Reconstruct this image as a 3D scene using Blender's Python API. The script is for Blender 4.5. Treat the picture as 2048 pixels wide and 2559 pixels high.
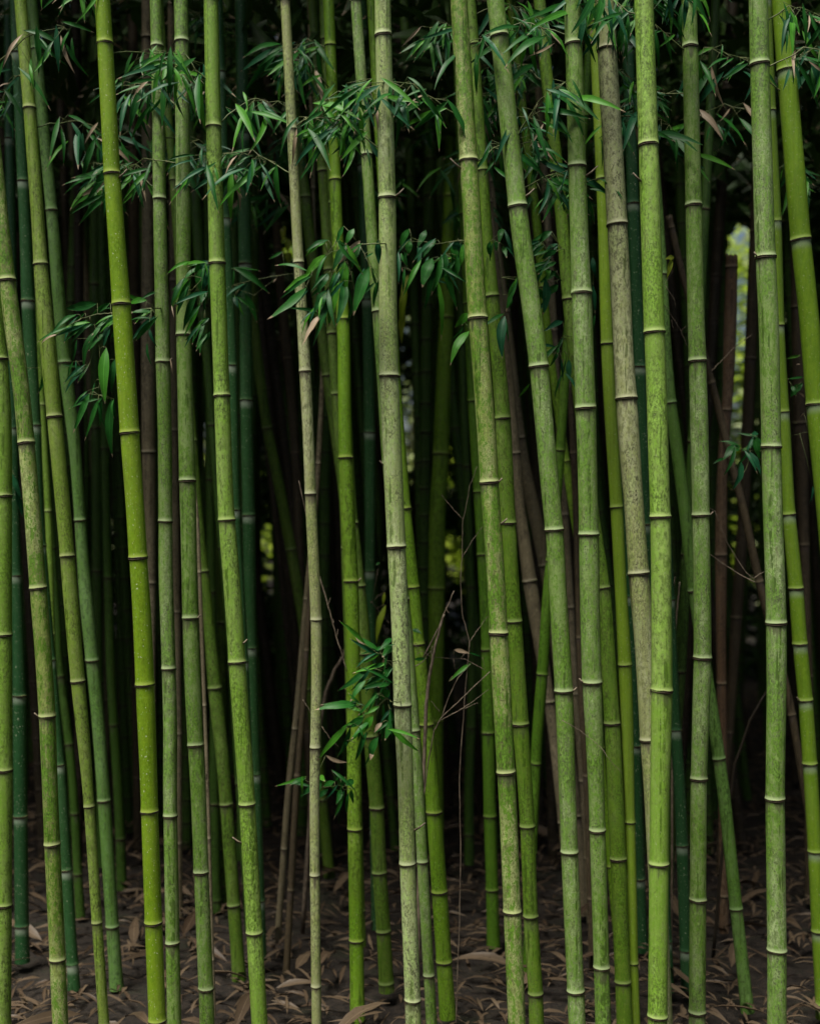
import bpy, math, random
import numpy as np
from mathutils import Vector, Matrix, noise as mnoise
random.seed(7); rng = np.random.RandomState(11)
R = math.radians
for o in list(bpy.data.objects): bpy.data.objects.remove(o)
scene = bpy.context.scene
COL = scene.collection

# ---------------------------------------------------------------- camera
F = 2950.0; CX, CY = 1024.0, 1279.5; CZ = 2.0
cam_d = bpy.data.cameras.new('camera'); cam = bpy.data.objects.new('camera', cam_d); COL.objects.link(cam)
cam.location = (0, 0, CZ); cam.rotation_euler = (R(90), 0, 0)
cam_d.sensor_fit = 'HORIZONTAL'; cam_d.sensor_width = 36.0; cam_d.lens = 36.0 * F / 2048.0
cam_d.clip_end = 400; cam_d.clip_start = 0.05
cam_d.dof.use_dof = True; cam_d.dof.focus_distance = 3.98; cam_d.dof.aperture_fstop = 1.9
scene.camera = cam
# ---------------------------------------------------------------- sky, sun, exposure
SUN_EL, SUN_AZ = 66.0, 212.0        # azimuth: light comes from behind and a little left of the camera
w = bpy.data.worlds.new("World"); scene.world = w; w.use_nodes = True
nt = w.node_tree; nt.nodes.clear()
sky = nt.nodes.new('ShaderNodeTexSky'); sky.sky_type = 'NISHITA'; sky.sun_disc = False
sky.sun_elevation = R(SUN_EL); sky.sun_rotation = R(SUN_AZ); sky.air_density = 1.0; sky.dust_density = 4.0; sky.ozone_density = 0.6
bg = nt.nodes.new('ShaderNodeBackground'); bg.inputs['Strength'].default_value = 0.065
wo = nt.nodes.new('ShaderNodeOutputWorld')
nt.links.new(sky.outputs[0], bg.inputs[0]); nt.links.new(bg.outputs[0], wo.inputs[0])
sd = bpy.data.lights.new('sun', 'SUN'); sd.energy = 4.9; sd.angle = R(20); sd.color = (1.0, 0.95, 0.86)
sun = bpy.data.objects.new('sun', sd); COL.objects.link(sun)
az = R(SUN_AZ); el = R(SUN_EL)
d = Vector((math.sin(az) * math.cos(el), math.cos(az) * math.cos(el), math.sin(el)))   # towards the sun
sun.rotation_euler = d.to_track_quat('Z', 'Y').to_euler(); sun.location = (-2, -4, 9)
scene.view_settings.view_transform = 'Standard'; scene.view_settings.look = 'None'
scene.view_settings.gamma = 1.0; scene.view_settings.exposure = 0.32

# ---------------------------------------------------------------- pixel -> world
TILE = {1: (0, 590), 2: (500, 590), 3: (1000, 590), 4: (1528, 590), 5: (0, 1275), 6: (500, 1275), 7: (1000, 1275), 8: (1528, 1275)}
S = 3.125
def TP(t, x, y): return TILE[t][0] + x / S, TILE[t][1] + y / S
def W(px, py, Y): return Vector(((px - CX) / F * Y, Y, CZ + (CY - py) / F * Y))

# ---------------------------------------------------------------- materials
class NT:
    def __init__(s, m): s.t = m.node_tree; s.n = s.t.nodes; s.l = s.t.links
    def new(s, k, **kw):
        n = s.n.new(k)
        for a, b in kw.items(): setattr(n, a, b)
        return n
    def put(s, sock, v):
        if v is None: return
        if isinstance(v, bpy.types.NodeSocket): s.l.new(v, sock)
        elif isinstance(v, tuple) and len(v) == 3 and sock.type == 'RGBA': sock.default_value = (*v, 1)
        else: sock.default_value = v
    def math(s, op, a, b=None, c=None, clamp=False):
        n = s.new('ShaderNodeMath', operation=op, use_clamp=clamp)
        for i, v in enumerate((a, b, c)): s.put(n.inputs[i], v)
        return n.outputs[0]
    def ss(s, x, a, b, lo=0.0, hi=1.0):          # smooth map range
        n = s.new('ShaderNodeMapRange', interpolation_type='SMOOTHSTEP')
        s.put(n.inputs['Value'], x); n.inputs['From Min'].default_value = a; n.inputs['From Max'].default_value = b
        n.inputs['To Min'].default_value = lo; n.inputs['To Max'].default_value = hi
        return n.outputs[0]
    def mix(s, f, a, b, mode='MIX'):
        n = s.new('ShaderNodeMix', data_type='RGBA', blend_type=mode)
        s.put(n.inputs[0], f); s.put(n.inputs[6], a); s.put(n.inputs[7], b)
        return n.outputs[2]
    def noise(s, vec, scale, detail=4, rough=0.55, xyz=(1, 1, 1)):
        m = s.new('ShaderNodeVectorMath', operation='MULTIPLY'); s.put(m.inputs[0], vec); m.inputs[1].default_value = xyz
        n = s.new('ShaderNodeTexNoise'); s.l.new(m.outputs[0], n.inputs['Vector'])
        n.inputs['Scale'].default_value = scale; n.inputs['Detail'].default_value = detail; n.inputs['Roughness'].default_value = rough
        return n.outputs['Fac']
    def attr(s, name):
        n = s.new('ShaderNodeAttribute', attribute_name=name); return n.outputs['Fac']
def newmat(name):
    m = bpy.data.materials.new(name); m.use_nodes = True; m.node_tree.nodes.clear()
    k = NT(m); out = k.new('ShaderNodeOutputMaterial'); p = k.new('ShaderNodeBsdfPrincipled'); k.l.new(p.outputs[0], out.inputs[0])
    return m, k, p, out
def objvec(k, seed=True):
    tc = k.new('ShaderNodeTexCoord'); v = tc.outputs['Object']
    if not seed: return v, None
    oi = k.new('ShaderNodeObjectInfo')
    m = k.new('ShaderNodeVectorMath', operation='SCALE'); k.l.new(oi.outputs['Random'], m.inputs['Scale']); m.inputs[0].default_value = (31, 17, 53)
    a = k.new('ShaderNodeVectorMath', operation='ADD'); k.l.new(v, a.inputs[0]); k.l.new(m.outputs[0], a.inputs[1])
    return a.outputs[0], oi.outputs['Random']

def culm_mat(name, c1, c2, c3, moss=.6, pale=.5, speck=.4, bloom=.0, stain=.6, rough=.5, streak=.35, node_dark=0.0, flecks=0.0, mlo=.46, mhi=.54, grain=.6, dash=.75):
    m, k, p, out = newmat(name)
    v, rnd = objvec(k)
    big = k.noise(v, 9, 5, .62, (1, 1, .45))
    big2 = k.noise(v, 5, 3, .6, (1, 1, .28))
    mid = k.noise(v, 42, 6, .72, (1, 1, .55))
    fine = k.noise(v, 170, 4, .7, (1, 1, .6)); f2 = k.ss(fine, .42, .58); m2 = k.ss(k.noise(v, 75, 3, .6, (1, 1, .5)), .42, .58)
    stk = k.noise(v, 55, 3, .6, (1, 1, .03))
    stk2 = k.noise(v, 150, 2, .5, (1, 1, .02))
    # pale waxy coat
    pf = k.math('MULTIPLY', k.ss(k.math('ADD', k.math('MULTIPLY', big2, .55), k.math('MULTIPLY', mid, .45)), .46, .54), pale); pf = k.math('MULTIPLY', pf, k.ss(k.math('ADD', k.math('MULTIPLY', f2, .5), k.math('MULTIPLY', m2, .5)), .15, .7, .35, 1))
    col = k.mix(pf, c1, c3)
    # moss / algae patches with broken edges
    q = k.math('ADD', k.math('MULTIPLY', big, .48), k.math('MULTIPLY', mid, .52))
    q = k.math('ADD', q, k.math('MULTIPLY', k.math('SUBTRACT', f2, .5), .13))
    q = k.math('ADD', q, k.math('MULTIPLY', k.math('SUBTRACT', m2, .5), .14))
    q = k.math('ADD', q, k.math('MULTIPLY', k.math('SUBTRACT', stk, .5), .30))
    mf = k.math('MULTIPLY', k.ss(q, mlo, mhi), moss)
    col = k.mix(mf, col, c2)
    # vertical fibre streaks
    sv = k.math('ADD', k.math('MULTIPLY', k.math('SUBTRACT', stk, .5), streak * 2.0), k.math('MULTIPLY', k.math('SUBTRACT', stk2, .5), streak * 1.0))
    sv = k.math('ADD', sv, k.math('MULTIPLY', k.math('SUBTRACT', f2, .5), k.math('MULTIPLY', k.ss(big, .40, .60, .35, 1.35), grain))); sv = k.math('ADD', sv, k.math('MULTIPLY', k.math('SUBTRACT', m2, .5), k.math('MULTIPLY', k.ss(big2, .42, .58, .3, 1.3), grain * .7)))
    sv = k.math('ADD', sv, 1.0)
    cc = k.new('ShaderNodeCombineColor'); [k.l.new(sv, cc.inputs[i]) for i in range(3)]
    col = k.mix(1.0, col, cc.outputs[0], 'MULTIPLY')
    if dash > 0:
        dl = k.math('MULTIPLY', k.ss(stk, .58, .64), k.ss(k.noise(v, 60, 3, .6, (1, 1, .5)), .42, .54)); col = k.mix(k.math('MULTIPLY', dl, dash), col, tuple(x * .45 for x in c2))
    # dark lichen specks in streaky zones
    sp = k.noise(v, 210, 3, .65, (1, 1, .75)); zone = k.ss(k.noise(v, 14, 4, .6, (1, 1, .25)), .50, .66)
    spf = k.math('MULTIPLY', k.math('MULTIPLY', k.ss(sp, .55, .62), zone), speck)
    col = k.mix(spf, col, (.055, .050, .035))
    # brown weather stains
    bs = k.ss(k.noise(v, 24, 5, .68, (1, 1, .25)), .60, .72)
    col = k.mix(k.math('MULTIPLY', bs, stain * .55), col, (.16, .125, .085))
    if flecks > 0:
        fl = k.noise(v, 230, 1, .5, (1, 1, .6)); col = k.mix(k.math('MULTIPLY', k.ss(fl, .70, .74), flecks), col, (.6, .65, .45))
    be = k.attr('below'); ab = k.attr('above')
    # stain running down from the ring
    reach = k.math('MULTIPLY', k.ss(stk, .38, .66), .055)
    reach = k.math('ADD', reach, .004)
    sf = k.math('SUBTRACT', 1.0, k.math('DIVIDE', be, reach, clamp=True), clamp=True)
    sf = k.math('MULTIPLY', k.ss(sf, 0, .5), stain)
    sf = k.math('MULTIPLY', sf, k.ss(fine, .3, .6, .45, 1))
    col = k.mix(sf, col, (.085, .065, .055))
    # pale lip above the ring, waxy bloom below it
    lp = k.ss(ab, .020, .004)
    col = k.mix(k.math('MULTIPLY', lp, .8), col, tuple(min(.6, x * 1.15) for x in c3))
    if bloom > 0:
        bf = k.ss(be, .045, .008); col = k.mix(k.math('MULTIPLY', bf, bloom), col, (.36, .45, .33))
    if node_dark > 0:
        nf = k.ss(k.math('MINIMUM', be, ab), .009, .004); col = k.mix(k.math('MULTIPLY', nf, node_dark), col, (.02, .015, .01))
    # tone of the whole stem
    tone = k.math('ADD', k.math('MULTIPLY', rnd, .22), .89)
    cc2 = k.new('ShaderNodeCombineColor'); [k.l.new(tone, cc2.inputs[i]) for i in range(3)]
    col = k.mix(1.0, col, cc2.outputs[0], 'MULTIPLY')
    k.l.new(col, p.inputs['Base Color'])
    rr = k.ss(fine, .3, .7, rough - .08, rough + .14); k.l.new(rr, p.inputs['Roughness'])
    p.inputs['Specular IOR Level'].default_value = .35
    b = k.new('ShaderNodeBump'); b.inputs['Strength'].default_value = .35; b.inputs['Distance'].default_value = .0016
    hh = k.math('ADD', k.math('MULTIPLY', stk2, .6), k.math('MULTIPLY', fine, .5)); k.l.new(hh, b.inputs['Height'])
    k.l.new(b.outputs[0], p.inputs['Normal'])
    return m

M = {}
M['mottle'] = culm_mat('bamboo_mottled', (.24, .31, .075), (.07, .16, .009), (.44, .50, .22), moss=.95, pale=.75, speck=.55, streak=.25)
M['pale'] = culm_mat('bamboo_pale_waxy', (.30, .375, .14), (.13, .23, .03), (.46, .53, .29), moss=.6, pale=.8, speck=1.0, stain=.5, streak=.3, mlo=.50, mhi=.57)
M['tan'] = culm_mat('bamboo_tan_grey', (.265, .295, .12), (.12, .175, .03), (.40, .42, .25), moss=.55, pale=.8, speck=.6, stain=.75, streak=.3, mlo=.51, mhi=.58)
M['green'] = culm_mat('bamboo_grey_green', (.205, .315, .085), (.085, .185, .014), (.38, .48, .24), moss=.85, pale=.75, speck=.75, stain=.6, streak=.3)
M['lime'] = culm_mat('bamboo_lime', (.185, .315, .045), (.10, .215, .010), (.33, .44, .14), moss=.6, pale=.6, speck=.35, stain=.4, streak=.35, flecks=.25)
M['bright'] = culm_mat('bamboo_yellow_green', (.185, .31, .014), (.11, .21, .006), (.27, .36, .06), moss=.7, pale=.35, speck=.15, stain=.3, streak=.3, rough=.38, flecks=.8, grain=.30, dash=.2)
M['fresh'] = culm_mat('bamboo_fresh_green', (.16, .28, .018), (.09, .19, .010), (.26, .37, .08), moss=.5, pale=.35, speck=.15, stain=.25, streak=.35, rough=.35, bloom=.5, flecks=.4, grain=.14, dash=.2)
M['moss'] = culm_mat('bamboo_moss_green', (.105, .185, .020), (.055, .12, .008), (.19, .27, .08), moss=.8, pale=.5, speck=.45, stain=.45, streak=.3)
M['blue'] = culm_mat('bamboo_blue_green', (.036, .118, .038), (.022, .08, .02), (.08, .17, .065), moss=.7, pale=.4, speck=.1, stain=.2, streak=.3, rough=.33, bloom=.85, flecks=.7, grain=.26, dash=.2)
M['dead'] = culm_mat('bamboo_dead_grey', (.235, .20, .115), (.12, .10, .058), (.35, .31, .21), moss=.7, pale=.6, speck=.6, stain=.7, streak=.5, rough=.62)
M['brown'] = culm_mat('bamboo_dead_brown', (.085, .064, .034), (.038, .029, .017), (.15, .12, .075), moss=.7, pale=.4, speck=.5, stain=.7, streak=.6, rough=.62)
M['far_green'] = culm_mat('bamboo_shaded_green', (.045, .11, .012), (.028, .07, .008), (.085, .15, .035), moss=.6, pale=.4, speck=.2, stain=.4, node_dark=.8)  # shade of the deep grove mixed into the base colour
M['far_brown'] = culm_mat('bamboo_shaded_brown', (.036, .028, .015), (.02, .016, .009), (.065, .053, .033), moss=.6, pale=.4, speck=.3, stain=.5, node_dark=.8)  # brown stems likewise, darkened in colour for the grove's shade

def ring_mat():
    m, k, p, out = newmat('sheath_scar'); v, rnd = objvec(k)
    h = k.attr('h'); n = k.noise(v, 3, 5, .7, (1, 1, .2)); n2 = k.noise(v, 14, 3, .7)
    hh = k.math('ADD', h, k.math('MULTIPLY', k.math('SUBTRACT', n2, .5), .5))
    col = k.mix(k.ss(hh, .35, .75), (.032, .023, .016), (.24, .28, .11))
    col = k.mix(k.math('MULTIPLY', k.ss(hh, -.15, -.45), k.ss(hh, -.95, -.6)), col, (.085, .066, .042))
    col = k.mix(k.ss(n, .45, .7, 0, .6), col, (.018, .013, .010))
    k.l.new(col, p.inputs['Base Color']); p.inputs['Roughness'].default_value = .75; p.inputs['Specular IOR Level'].default_value = .2
    b = k.new('ShaderNodeBump'); b.inputs['Strength'].default_value = .5; b.inputs['Distance'].default_value = .002; k.l.new(n2, b.inputs['Height']); k.l.new(b.outputs[0], p.inputs['Normal'])
    return m
M['ring'] = ring_mat()

def leaf_mat(name, c, c2, tip=.93, transl=.3, dry=(.36, .28, .18)):
    m, k, p, out = newmat(name); v, rnd = objvec(k, False)
    u = k.attr('u'); s = k.attr('s'); r = k.attr('r')
    n = k.noise(v, 60, 4, .6); n2 = k.noise(v, 260, 3, .6)
    col = k.mix(r, c, c2)
    rib = k.math('ABSOLUTE', s); col = k.mix(k.ss(rib, .10, .02, 0, .35), col, tuple(min(1, x * 2.2 + .02) for x in c2))
    col = k.mix(k.math('MULTIPLY', k.ss(n, .55, .7), .35), col, tuple(x * .5 for x in c))
    e = k.math('ADD', u, k.math('MULTIPLY', k.math('SUBTRACT', n2, .5), .12))
    e = k.math('ADD', e, k.math('MULTIPLY', k.math('SUBTRACT', r, .5), .12))
    col = k.mix(k.ss(e, tip, tip + .03), col, dry)
    ed = k.math('MULTIPLY', k.ss(k.math('ADD', rib, k.math('MULTIPLY', n, .25)), 1.06, 1.14), k.ss(u, .45, .8)); col = k.mix(k.math('MULTIPLY', ed, .8), col, dry)
    k.l.new(col, p.inputs['Base Color']); p.inputs['Roughness'].default_value = .45; p.inputs['Specular IOR Level'].default_value = .22
    t = k.new('ShaderNodeBsdfTranslucent'); k.l.new(col, t.inputs['Color'])
    mx = k.new('ShaderNodeMixShader'); mx.inputs[0].default_value = transl
    k.l.new(p.outputs[0], mx.inputs[1]); k.l.new(t.outputs[0], mx.inputs[2]); k.l.new(mx.outputs[0], out.inputs[0])
    return m
M['leaf'] = leaf_mat('leaf_dark_green', (.008, .075, .012), (.022, .14, .016))
M['leaf_light'] = leaf_mat('leaf_mid_green', (.03, .17, .012), (.075, .27, .02))
M['leaf_dry'] = leaf_mat('leaf_dry_tan', (.33, .25, .16), (.42, .33, .23), tip=2)
M['leaf_blue'] = leaf_mat('leaf_blue_green', (.008, .075, .03), (.02, .12, .045))
M['leaf_yellow_lit'] = leaf_mat('leaf_yellow_and_lit', (.26, .38, .02), (.38, .46, .05), tip=2, transl=.5)  # yellow leaves, also background leaves with sunlight put into the colour
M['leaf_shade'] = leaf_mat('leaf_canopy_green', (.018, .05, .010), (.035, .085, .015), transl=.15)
LM = ['leaf', 'leaf_light', 'leaf_dry', 'leaf_blue', 'leaf_yellow_lit']
LI = {'g': 0, 'G': 1, 't': 2, 'b': 3, 'y': 4}

def twig_mat():
    m, k, p, out = newmat('dry_twig'); v, rnd = objvec(k)
    n = k.noise(v, 90, 4, .7, (1, 1, .3)); col = k.mix(k.ss(n, .35, .65), (.09, .065, .045), (.25, .20, .14))
    k.l.new(col, p.inputs['Base Color']); p.inputs['Roughness'].default_value = .75; return m
M['twig'] = twig_mat()
def twig_green():
    m, k, p, out = newmat('green_branch'); v, rnd = objvec(k)
    n = k.noise(v, 70, 4, .7); col = k.mix(k.ss(n, .4, .65), (.06, .10, .02), (.15, .16, .06))
    k.l.new(col, p.inputs['Base Color']); p.inputs['Roughness'].default_value = .6; return m
M['branch'] = twig_green()
def ground_mat():
    m, k, p, out = newmat('forest_floor'); v, rnd = objvec(k, False)
    n = k.noise(v, 3, 6, .7); n2 = k.noise(v, 45, 5, .7)
    col = k.mix(k.ss(n2, .35, .65), (.012, .009, .006), (.04, .028, .018)); col = k.mix(k.ss(n, .5, .7, 0, .6), col, (.02, .03, .008))
    k.l.new(col, p.inputs['Base Color']); p.inputs['Roughness'].default_value = .9
    b = k.new('ShaderNodeBump'); b.inputs['Distance'].default_value = .03; k.l.new(n2, b.inputs['Height']); k.l.new(b.outputs[0], p.inputs['Normal'])
    return m
M['ground'] = ground_mat()

# ---------------------------------------------------------------- mesh helpers
def link(name, me, parent=None, loc=None):
    o = bpy.data.objects.new(name, me); COL.objects.link(o)
    if parent is not None: o.parent = parent
    if loc is not None: o.location = loc
    return o
def tag(o, label=None, cat=None, group=None, kind=None):
    if label: o['label'] = label
    if cat: o['category'] = cat
    if group: o['group'] = group
    if kind: o['kind'] = kind
    return o
def make_mesh(name, V, Fc, mats, attrs=None, fmat=None, smooth=True):
    me = bpy.data.meshes.new(name); me.from_pydata([tuple(v) for v in V], [], Fc)
    for m in mats: me.materials.append(m)
    for an, av in (attrs or {}).items():
        a = me.attributes.new(an, 'FLOAT', 'POINT'); a.data.foreach_set('value', np.asarray(av, dtype=np.float32))
    if fmat is not None: me.polygons.foreach_set('material_index', np.asarray(fmat, dtype=np.int32))
    me.polygons.foreach_set('use_smooth', [smooth] * len(Fc)); me.update()
    return me

def gauss(a, k):
    if k < 1: return a
    x = np.arange(-3 * k, 3 * k + 1); g = np.exp(-x * x / (2.0 * k * k)); g /= g.sum()
    p = np.pad(a, 3 * k, mode='reflect', reflect_type='odd'); return np.convolve(p, g, 'valid')

class Line:
    """centre line of one culm: centre and width (photo pixels) per photo row, then world"""
    def __init__(s, pts, Y, top=None, bot_z=0.0, ty=0.0, top_z=6.8):
        P = sorted(pts, key=lambda q: q[0]); s.Y = Y; s.ty = ty
        ys = np.array([p[0] for p in P]); xs = np.array([p[1] for p in P]); ws = np.array([p[2] for p in P])
        ybot = CY + (CZ - bot_z) * F / Y; ytop = CY - (top_z - CZ) * F / Y
        a, b = ys[0], ys[-1]
        def slope(lo):
            n = len(ys)
            if n < 2: return 0.0
            if lo: j = max(1, int(np.searchsorted(ys, ys[0] + 450))); j = min(j, n - 1); return (xs[j] - xs[0]) / (ys[j] - ys[0])
            j = min(n - 2, int(np.searchsorted(ys, ys[-1] - 450)) - 1); j = max(j, 0); return (xs[-1] - xs[j]) / (ys[-1] - ys[j])
        su, sl = slope(True), slope(False)
        if top is not None: ytop = top
        g = np.arange(ytop, ybot + 4, 4.0)
        cx = np.interp(g, ys, xs); wd = np.interp(g, ys, ws)
        up = g < a; dn = g > b
        cx[up] = xs[0] + su * (g[up] - a) * .9; cx[dn] = xs[-1] + sl * (g[dn] - b) * .75
        wd[up] = ws[0] * (1 + (g[up] - a) * .00012)
        s.g, s.cx, s.wd = g, gauss(cx, 12), gauss(wd, 14)
        s.ytop, s.ybot = ytop, ybot
    def at(s, py):
        x = float(np.interp(py, s.g, s.cx)); wd = float(np.interp(py, s.g, s.wd))
        z0 = CZ + (CY - py) / F * s.Y; Y = s.Y + s.ty * (z0 - CZ)
        return W(x, py, Y), wd / F * Y * .5

def culm_mesh(line, nodes, mat, sides=20, cut=False, bumpy=0.004, seed=0):
    """nodes: photo rows of the rings, sorted from the top. returns mesh, base, ring frames"""
    ppm = F / line.Y; rows = []
    ext = [line.ytop - 0.3 * ppm] + list(nodes) + [line.ybot + .3 * ppm]
    for i in range(len(ext) - 1):
        a, b = ext[i], ext[i + 1]; L = b - a
        offs = [0, .0022, .0045, .008, .013, .021, .034, .055]
        st = [a + o * ppm for o in offs if o * ppm < L * .4]; en = [b - o * ppm for o in offs[1:] if o * ppm < L * .4][::-1]
        n = max(2, int((en[0] - st[-1]) / (ppm * .05)) + 1)
        mid = list(np.linspace(st[-1], en[0], n)[1:-1])
        for r in st + mid + en: rows.append((r, (r - a) / ppm, (b - r) / ppm, i))
    rows = [r for r in rows if line.ytop <= r[0] <= line.ybot]
    C = [line.at(r[0]) for r in rows]
    base = C[-1][0].copy()
    V = []; be = []; ab = []
    rs = random.Random(seed); ph = rs.random() * 6.28
    for j, (r, dbe, dab, seg) in enumerate(rows):
        c, rad = C[j]; p0 = C[max(0, j - 1)][0]; p1 = C[min(len(C) - 1, j + 1)][0]
        t = (p0 - p1).normalized(); u = Vector((1, 0, 0)); u = (u - t * u.dot(t)).normalized(); v = t.cross(u)
        dn = min(dbe, dab)
        k = 1 + .055 * math.exp(-(dn / .0065) ** 2) + (.03 * math.exp(-(dab / .022) ** 2)) - .018 * math.exp(-((dbe - .02) / .018) ** 2)
        k += mnoise.noise(Vector((0, seed * 3.1, r * .006))) * .018 + .16 * math.exp(-max(0, c.z) / .07)
        for q in range(sides):
            an = 2 * math.pi * q / sides
            kk = k * (1 + .012 * math.sin(2 * an + ph + seg) + bumpy * mnoise.noise(Vector((math.cos(an) * 2, math.sin(an) * 2, r * .03 + seed))))
            V.append(c + (u * math.cos(an) + v * math.sin(an)) * rad * kk - base); be.append(max(dbe, 0)); ab.append(max(dab, 0))
    Fc = []; n = len(rows)
    for j in range(n - 1):
        for q in range(sides):
            q2 = (q + 1) % sides; Fc.append((j * sides + q, (j + 1) * sides + q, (j + 1) * sides + q2, j * sides + q2))
    if cut:
        # ragged sawn top and a hollow bore
        for q in range(sides): V[q].z += rs.uniform(-.006, .014)
        o = len(V); rad = C[0][1]
        for q in range(sides): V.append(V[q] * 1 + (C[0][0] - base - V[q]) * .22); be.append(.01); ab.append(.2)
        for q in range(sides): V.append(V[o + q] - Vector((0, 0, .12))); be.append(.0); ab.append(.0)
        for q in range(sides):
            q2 = (q + 1) % sides; Fc.append((q, q2, o + q2, o + q)); Fc.append((o + q, o + q2, o + sides + q2, o + sides + q))
        Fc.append(tuple(o + sides + q for q in range(sides))[::-1])
    else: Fc.append(tuple(range(sides)))
    # nearest-ring distance: 'below' = under the ring above, 'above' = over the ring below
    me = make_mesh('culm', V, Fc, [mat], {'below': be, 'above': ab})
    return me, base

def ring_unit(seed):
    rs = random.Random(seed); prof = [(1, 1.012), (.75, 1.045), (.5, 1.085), (.22, 1.10), (.02, 1.045), (-.2, 1.065), (-.45, 1.095), (-.7, 1.06), (-1, 1.008)]
    n = 28; V = []; h = []; ph = [rs.random() * 6.28 for _ in range(4)]
    for (z, r) in prof:
        for q in range(n):
            a = 2 * math.pi * q / n; w = .10 * math.sin(a + ph[0]) + .06 * math.sin(2 * a + ph[1]) + .08 * math.sin(5 * a + ph[2])
            rr = r + .012 * math.sin(3 * a + ph[3]) + rs.uniform(-.004, .004)
            V.append((rr * math.cos(a), rr * math.sin(a), z + w)); h.append(z)
    Fc = [(j * n + q, (j + 1) * n + q, (j + 1) * n + (q + 1) % n, j * n + (q + 1) % n) for j in range(len(prof) - 1) for q in range(n)]
    return make_mesh('node_ring', V, Fc, [M['ring']], {'h': h})
RINGS = [ring_unit(i) for i in range(4)]

class Tubes:
    def __init__(s): s.V = []; s.F = []
    def add(s, pts, rads, n=6):
        o = len(s.V); m = len(pts)
        for j, p in enumerate(pts):
            t = (pts[min(m - 1, j + 1)] - pts[max(0, j - 1)])
            t = t.normalized() if t.length > 1e-9 else Vector((0, 0, 1))
            u = t.cross(Vector((.13, .98, .17))).normalized(); v = t.cross(u)
            for q in range(n):
                a = 2 * math.pi * q / n; s.V.append(p + (u * math.cos(a) + v * math.sin(a)) * rads[j])
        for j in range(m - 1):
            for q in range(n): s.F.append((o + j * n + q, o + j * n + (q + 1) % n, o + (j + 1) * n + (q + 1) % n, o + (j + 1) * n + q))
        s.F.append(tuple(o + q for q in range(n))[::-1]); s.F.append(tuple(o + (m - 1) * n + q for q in range(n)))
def refine(pts, k=4, wob=.0015):
    out = []
    for i in range(len(pts) - 1):
        for j in range(k):
            p = pts[i].lerp(pts[i + 1], j / k)
            if not (i == 0 and j == 0): p = p + Vector((random.uniform(-wob, wob), random.uniform(-wob, wob), random.uniform(-wob, wob)))
            out.append(p)
    out.append(pts[-1]); return out

class Leaves:
    def __init__(s): s.V = []; s.F = []; s.u = []; s.s = []; s.r = []; s.m = []
    def add(s, a, b, wd, mi=0, nrm=None, arch=None, seg=8, r=None):
        L = (b - a); ln = L.length
        if ln < 1e-4: return
        t = L / ln
        if nrm is None: nrm = Vector((random.uniform(-.5, .5), -1, random.uniform(-.2, .7)))
        side = t.cross(nrm).normalized(); up = side.cross(t).normalized()
        arch = random.uniform(.03, .14) if arch is None else arch
        fold = random.uniform(.15, .5); tw = random.uniform(-.5, .5); bend = random.uniform(-.05, .05)
        o = len(s.V); r = random.random() if r is None else r
        for i in range(seg + 1):
            f = i / seg
            ww = wd * .5 * ((f / .32) ** .62 if f < .32 else 1 - ((f - .32) / .68) ** 1.7) + wd * .012
            c = a + L * f + up * (math.sin(math.pi * f) * arch * ln) + side * (math.sin(math.pi * f) * bend * ln)
            an = tw * f; sd = side * math.cos(an) + up * math.sin(an); u2 = up * math.cos(an) - side * math.sin(an)
            rip = .06 * wd * math.sin(f * 17 + r * 9)
            for q, k in ((-1, -1.0), (0, 0.0), (1, 1.0)):
                s.V.append(c + sd * (ww * k * math.cos(fold)) + u2 * (ww * abs(k) * math.sin(fold) + (rip if k else 0)))
                s.u.append(f); s.s.append(k); s.r.append(r)
        for i in range(seg):
            for q in (0, 1):
                x = o + i * 3 + q; s.F.append((x, x + 1, x + 4, x + 3)); s.m.append(mi)
    def mesh(s, name, mats, base):
        return make_mesh(name, [v - base for v in s.V], s.F, mats, {'u': s.u, 's': s.s, 'r': s.r}, s.m)

# ================================================================ the setting
def ground():
    n = 90; V = []; 
    xs = np.linspace(-1, 1, n); 
    for j in range(n):
        y = -60 + 220 * ((j / (n - 1)) ** 2.0) if j else -60
        for i in range(n):
            x = 90 * math.copysign(abs(xs[i]) ** 2.2, xs[i])
            z = .10 * mnoise.noise(Vector((x * .5, y * .5, 0))) + .03 * mnoise.noise(Vector((x * 2, y * 2, 3)))
            V.append((x, y, z - .03))
    Fc = [(j * n + i, j * n + i + 1, (j + 1) * n + i + 1, (j + 1) * n + i) for j in range(n - 1) for i in range(n - 1)]
    tag(link('ground', make_mesh('ground', V, Fc, [M['ground']])), kind='structure')
ground()

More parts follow.
